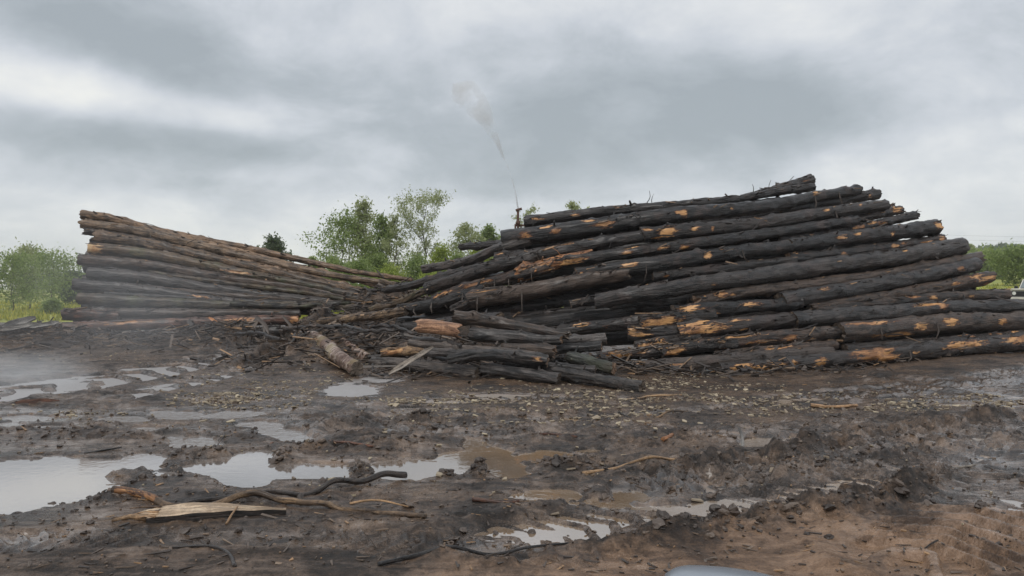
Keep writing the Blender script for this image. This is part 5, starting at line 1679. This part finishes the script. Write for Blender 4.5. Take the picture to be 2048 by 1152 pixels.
def grass():
    rg = np.random.default_rng(8)
    n = 14000
    D = 46 + rg.random(n) ** 1.5 * 60
    side = rg.random(n) < .65
    px = np.where(side, rg.uniform(-250, 700, n), rg.uniform(1850, 2500, n))
    x = (px - 1024) / F * D
    z = terrain(x, D)
    h = rg.uniform(.15, .5, n)
    a = rg.uniform(0, math.pi, n)
    w = .05 + .06 * rg.random(n)
    b = np.stack([x, D, z - .05], 1)
    dx = np.stack([np.cos(a), np.sin(a), 0 * a], 1) * w[:, None]
    tip = b + np.stack([rg.normal(0, .1, n), rg.normal(0, .1, n), h], 1)
    V = np.stack([b - dx, b + dx, tip], 1).reshape(-1, 3)
    o = mkmesh("meadow_grass", V, None, M['leaf_grass'], attrs={"tone": np.repeat(rg.random(n), 3)}, tris=np.arange(n * 3).reshape(-1, 3), smooth=False)
    tag(o, kind='stuff')


M['leaf_grass'] = leaf_mat("meadow_grass", (.20, .23, .03), (.36, .36, .06), (.55, .50, .09))
grass()

# ================================================================== truck at the right edge
def bm_obj(name, parts, mat, parent, loc):
    """parts: list of (verts, faces) joined"""
    V, Q, T3, k = [], [], [], 0
    for v, f in parts:
        V.append(np.asarray(v, float))
        for a in f:
            (Q if len(a) == 4 else T3).append([i + k for i in a])
        k += len(v)
    V = np.vstack(V)
    o = mkmesh(name, V, Q or None, M[mat], smooth=False, tris=T3 or None)
    o.parent = parent
    o.location = loc
    mod = o.modifiers.new("edges", 'BEVEL')
    mod.width = .02
    mod.segments = 2
    return o


def boxp(c, s):
    return (BOX_V * np.asarray(s) + np.asarray(c), BOX_F.tolist())


def prism(poly, y0, y1):
    n = len(poly)
    v = [(a, y0, b) for a, b in poly] + [(a, y1, b) for a, b in poly]
    f = [[i, (i + 1) % n, n + (i + 1) % n, n + i] for i in range(n)]
    for i in range(1, n - 1):
        f.append([0, i + 1, i])
        f.append([n, n + i, n + i + 1])
    return v, f


def cyl(c, axis, r, h, n=16):
    th = np.linspace(0, 2 * math.pi, n, endpoint=False)
    v = []
    for s in (-.5, .5):
        for t in th:
            p = [0, 0, 0]
            p[axis] = s * h
            p[(axis + 1) % 3] = r * math.cos(t)
            p[(axis + 2) % 3] = r * math.sin(t)
            v.append(np.array(p) + c)
    f = [[i, (i + 1) % n, n + (i + 1) % n, n + i] for i in range(n)]
    for i in range(1, n - 1):
        f += [[0, i + 1, i], [n, n + i, n + i + 1]]
    return v, f


def truck():
    D = 46.0
    p = at(2040, 600, D)
    gz = p[2] - .48
    e = empty("pickup_truck", (p[0] + .35, D, gz))
    e.rotation_euler = (0, 0, math.radians(-52))       # local -Y is its front, turned toward the left
    tag(e, "white pickup truck half hidden at the right end of the log pile", 'truck')
    z = (0, 0, 0)
    bm_obj("body", [boxp((0, 2.0, .78), (1.75, 3.9, .5)), prism_yz([(.1, 1.0), (1.25, 1.0), (1.3, 1.12), (.08, 1.08)], -.85, .85), boxp((0, 3.9, 1.1), (1.78, 1.9, .5))], 'white', e, z)
    bm_obj("bonnet", [boxp((0, .55, 1.09), (1.6, 1.15, .10))], 'white', e, z)
    bm_obj("cab", [prism_yz([(1.15, 1.12), (1.75, 1.68), (2.9, 1.72), (3.0, 1.12)], -.80, .80)], 'white', e, z)
    w = bm_obj("windscreen", [prism_yz([(1.16, 1.17), (1.70, 1.665), (1.69, 1.68), (1.13, 1.18)], -.72, .72)], 'glass', e, z)
    for s in (-1, 1):
        bm_obj("side_window", [boxp((s * .805, 2.3, 1.44), (.02, .95, .36))], 'glass', e, z)
        wh = bm_obj("wheel", [cyl((s * .80, .75, .38), 0, .38, .24)], 'tyre', e, z)
        bm_obj("rim", [cyl((s * .91, .75, .38), 0, .2, .06)], 'white', wh, z)
        wh = bm_obj("wheel", [cyl((s * .80, 3.5, .38), 0, .38, .24)], 'tyre', e, z)
        bm_obj("rim", [cyl((s * .91, 3.5, .38), 0, .2, .06)], 'white', wh, z)
        bm_obj("headlight", [cyl((s * .62, .02, .86), 1, .10, .08)], 'lamp', e, z)
        bm_obj("turn_light", [boxp((s * .88, .25, .80), (.04, .22, .12))], 'red_lens', e, z)
        bm_obj("wing", [boxp((s * .86, .75, .92), (.14, 1.1, .2))], 'white', e, z)
        bm_obj("wing_mirror", [boxp((s * 1.0, 1.35, 1.2), (.2, .08, .16))], 'car_black', e, z)
    bm_obj("grille", [boxp((0, .03, .83), (1.55, .05, .30))] + [boxp((0, .0, .72 + k * .055), (.95, .03, .018)) for k in range(5)], 'car_black', e, z)
    bm_obj("bumper", [boxp((0, -.08, .52), (1.8, .14, .22))], 'white', e, z)


def prism_yz(poly, x0, x1):
    n = len(poly)
    v = [(x0, a, b) for a, b in poly] + [(x1, a, b) for a, b in poly]
    f = [[(i + 1) % n, i, n + i, n + (i + 1) % n] for i in range(n)]
    for i in range(1, n - 1):
        f.append([0, i, i + 1])
        f.append([n, n + i + 1, n + i])
    return v, f


truck()

# ================================================================== the photographer's car: the mirror shows at the bottom
def own_car():
    e = empty("parked_car", (.2, .62, 0))
    tag(e, "grey blue car whose rounded wing mirror top shows at the bottom edge", 'car')
    D = 1.0
    # door below the sill line, out of the picture
    bm_obj("door", [boxp((-.1, -.02, .70), (1.5, .10, .85))], 'car_grey', e, (0, 0, 0))
    th = np.linspace(0, 2 * math.pi, 40, endpoint=False)

    def outline(px, py):
        q = at(px, py, D)
        return q
    # rounded trapezium as seen from the seat, swept back from the camera
    base = [(1322, 1190), (1334, 1152), (1352, 1136), (1378, 1130.5), (1410, 1130), (1470, 1133.5), (1530, 1141), (1575, 1149), (1640, 1166), (1690, 1188), (1712, 1225), (1705, 1270), (1670, 1296), (1560, 1308), (1420, 1308), (1345, 1292), (1318, 1255)]
    P = np.array([at(a, b, D) for a, b in base])
    P[:, 2] -= .021
    P = smoothpath(np.vstack([P, P[0]]), 61)[:-1]
    c = P.mean(0)
    rings = []
    for f, dy in ((.90, -.018), (.955, -.022), (1.0, -.012), (1.0, .0), (.985, .03), (.93, .065), (.80, .095), (.55, .115), (.2, .124)):
        r = c + (P - c) * f
        r[:, 1] = D + dy
        rings.append(r)
    V = np.vstack(rings + [c + [0, .125, 0]])
    n = len(P)
    Fq = []
    for k in range(len(rings) - 1):
        i = np.arange(n)
        j = (i + 1) % n
        Fq.append(np.stack([k * n + i, k * n + j, (k + 1) * n + j, (k + 1) * n + i], 1))
    k = len(rings) - 1
    T3 = [[k * n + i, k * n + (i + 1) % n, len(rings) * n] for i in range(n)]
    loc = Vector(c)
    h = mkmesh("wing_mirror", V, np.vstack(Fq), M['car_grey'], parent=e, loc=tuple(c), tris=T3)
    g = c + (P - c) * .89
    g[:, 1] = D - .012
    V = np.vstack([g, c + [0, -.012, 0]])
    mg = mkmesh("mirror_glass", V, None, M['mirror'], loc=tuple(c), tris=[[i, n, (i + 1) % n] for i in range(n)], smooth=False)
    mg.parent = h
    mg.location = (0, 0, 0)
    bm_obj("mirror_arm", [boxp((.10, .22, 1.28), (.10, .36, .05)), boxp((.10, .05, 1.18), (.10, .06, .18))], 'car_black', e, (0, 0, 0))


own_car()

# ================================================================== sprinkler behind the pile, wires
def sprinkler():
    D = 30.0
    top = at(1036, 420, D)
    e = empty("sprinkler_stand", (top[0], D, 0))
    tag(e, "rusty sprinkler pipe on a frame rising behind the right pile", 'sprinkler')
    def S(name, a, b, r, mat='rust'):
        return stick(name, [a, (np.array(a) + b) / 2, b], r, r, mat, parent=None, nr=8, seg=.3, lump=.0)
    x = top[0]
    for nm, a, b, r in (("riser_pipe", (x, D, 0), (x, D, top[2]), .045), ("nozzle", (x - .08, D - .02, top[2] - .02), (x + .14, D, top[2] + .05), .05), ("collar", (x - .02, D, top[2] - .55), (x + .02, D, top[2] - .40), .08),
                        ("frame_post", (x - .10, D + .1, 0), (x - .10, D + .1, top[2] - .52), .035), ("frame_post", (x + .35, D + .1, 0), (x + .35, D + .1, top[2] - .55), .04), ("frame_rail", (x - .12, D + .1, top[2] - .57), (x + .38, D + .1, top[2] - .57), .035),
                        ("frame_rail", (x - .12, D + .1, top[2] - .95), (x + .38, D + .1, top[2] - .95), .03), ("frame_post", (x + .12, D + .1, 0), (x + .12, D + .1, top[2] - .58), .025)):
        a, b = np.array(a, float), np.array(b, float)
        o = stick(nm, [a, (a + b) / 2, b], r, r, 'rust_pipe', nr=8, seg=.3, lump=0)
        o.parent = e
        o.location = Vector(a) - e.location


M['rust_pipe'] = M['rust']
sprinkler()


def wires():
    D = 130.0
    e = empty("power_line", (0, D, 0))
    tag(e, "pair of thin overhead wires above the wooded hill", 'power line')
    for dy in (0, 9):
        a, b, m_ = at(1640, 462 + dy, D), at(2700, 468 + dy, D), at(2100, 474 + dy, D)
        o = stick("wire", [a, m_, b], .009, .009, 'wire', nr=4, seg=4, lump=0)
        o.parent = e
        o.location = Vector(a) - e.location
    for px in (1640, 2700):
        a = at(px, 458, D)
        b = a.copy()
        b[2] = terrain(np.array([a[0]]), np.array([D]))[0] - .3
        o = stick("pole", [b, (a + b) / 2, a], .16, .12, 'dead', nr=8, seg=1, lump=0)
        o.parent = e
        o.location = Vector(b) - e.location


wires()

# ================================================================== water in the air
def vol_mat(name, density, falloff, nscale=.6, lo=.35, hi=.75, col=(.9, .92, .94)):
    m = bpy.data.materials.new(name)
    m.use_nodes = True
    nt = m.node_tree
    nt.nodes.clear()
    tc = nd(nt, "ShaderNodeTexCoord").outputs["Object"]
    ln = nd(nt, "ShaderNodeVectorMath", {0: tc}, operation='LENGTH').outputs["Value"]
    fo = ramp(nt, ln, [(.0, (1, 1, 1)), (.45, (.62,) * 3), (.97, (0, 0, 0))], 'EASE')
    n = noise(nt, nd(nt, "ShaderNodeNewGeometry").outputs["Position"], nscale, 4, .6)
    nn = ramp(nt, n, [(lo, (.15,) * 3), (hi, (1, 1, 1))])
    d = mth(nt, 'MULTIPLY', mth(nt, 'MULTIPLY', fo, nn), density)
    pv = nd(nt, "ShaderNodeVolumePrincipled", {"Color": (*col, 1), "Density": d, "Anisotropy": .25})
    nd(nt, "ShaderNodeOutputMaterial", {"Volume": pv.outputs[0]})
    return m


def vol_blob(name, c, r, mat):
    v, f = icos(3)
    o = mkmesh(name, v, None, mat, tris=f)
    o.location = c
    o.scale = r
    tag(o, kind='stuff')
    return o


M['mist'] = vol_mat("spray_mist", .11, 1)
vol_blob("spray_mist", at(225, 640, 22.5), (5.2, 3.4, 3.3), M['mist'])
M['mist_low'] = vol_mat("low_spray_mist", .75, 1)
vol_blob("spray_mist", tuple(at(20, 775, 15.5) + [0, 0, .25]), (2.0, 1.5, .55), M['mist_low'])


def jet():
    pth = smoothpath(np.array([at(1036, 418, 30), at(1031, 385, 29.8), at(1020, 345, 29.4), at(1006, 312, 29), at(988, 268, 28.5), at(960, 222, 28), at(930, 190, 27.5), at(904, 168, 27)]), 80)
    t = np.linspace(0, 1, 80)
    n = 20
    th = np.linspace(0, 2 * math.pi, n, endpoint=False)
    r = .035 + .52 * ss(.30, 1.0, t) ** 1.1
    r = r * (1 - .9 * ss(.86, 1, t) ** 1.5)
    T = np.gradient(pth, axis=0)
    T /= np.linalg.norm(T, axis=1)[:, None]
    A = np.cross(T, [0, 1.0, 0])
    A /= np.linalg.norm(A, axis=1)[:, None]
    B = np.cross(A, T)
    rr = r[:, None] * (1 + .3 * (vn2(t[:, None] * 16 + 0 * th, 2 * np.cos(th)[None] + 0 * t[:, None], 4) - .5))
    down = np.maximum(0, -np.cos(th))[None] * (ss(.4, .8, t) * (1 - ss(.8, 1, t)) * .5)[:, None]
    V = pth[:, None] + (rr * np.cos(th))[..., None] * A[:, None] + (rr * np.sin(th))[..., None] * B[:, None]
    i = np.arange(79)[:, None] * n + np.arange(n)[None]
    j = np.arange(79)[:, None] * n + (np.arange(n)[None] + 1) % n
    Fq = np.stack([i, j, j + n, i + n], -1).reshape(-1, 4)
    V = np.vstack([V.reshape(-1, 3), pth[0], pth[-1]])
    a = np.arange(n)
    T3 = np.vstack([np.stack([(a + 1) % n, a, np.full(n, 80 * n)], 1), np.stack([79 * n + a, 79 * n + (a + 1) % n, np.full(n, 80 * n + 1)], 1)])
    m = bpy.data.materials.new("water_spray")
    m.use_nodes = True
    nt = m.node_tree
    nt.nodes.clear()
    pos = nd(nt, "ShaderNodeNewGeometry").outputs["Position"]
    f = mth(nt, 'ADD', mth(nt, 'MULTIPLY', noise(nt, pos, 1.1, 2, .5), .6), mth(nt, 'MULTIPLY', noise(nt, pos, 5.0, 3, .6), .4))
    zz = nd(nt, "ShaderNodeSeparateXYZ", {"Vector": pos}).outputs[2]
    dz = nd(nt, "ShaderNodeMapRange", {"Value": zz, "From Min": 5.0, "From Max": 7.6, "To Min": 22.0, "To Max": 1.9}).outputs[0]
    d = mth(nt, 'MULTIPLY', ramp(nt, f, [(.42, (0, 0, 0)), (.66, (1, 1, 1))]), dz)
    pv = nd(nt, "ShaderNodeVolumePrincipled", {"Color": (.93, .92, .91, 1), "Density": d, "Anisotropy": .2})
    nd(nt, "ShaderNodeOutputMaterial", {"Volume": pv.outputs[0]})
    tri = np.vstack([Fq[:, :3], Fq[:, [0, 2, 3]], T3])
    vol = np.einsum('ij,ij->i', V[tri[:, 0]] - V[0], np.cross(V[tri[:, 1]] - V[0], V[tri[:, 2]] - V[0])).sum()
    if vol < 0:
        Fq, T3 = Fq[:, ::-1], T3[:, ::-1]
    o = mkmesh("sprinkler_spray", V, Fq, m, tris=T3)
    tag(o, kind='stuff')


jet()


def haze():
    o = mkmesh("haze", BOX_V * [5800, 1800, 46] + [0, 690, 20.5], BOX_F, None, smooth=False)
    m = bpy.data.materials.new("haze")
    m.use_nodes = True
    nt = m.node_tree
    nt.nodes.clear()
    pv = nd(nt, "ShaderNodeVolumePrincipled", {"Color": (.98, .99, 1.0, 1), "Density": HAZE, "Anisotropy": 0.0})
    nd(nt, "ShaderNodeOutputMaterial", {"Volume": pv.outputs[0]})
    o.data.materials.append(m)
    tag(o, kind='stuff')


HAZE = .0004
haze()
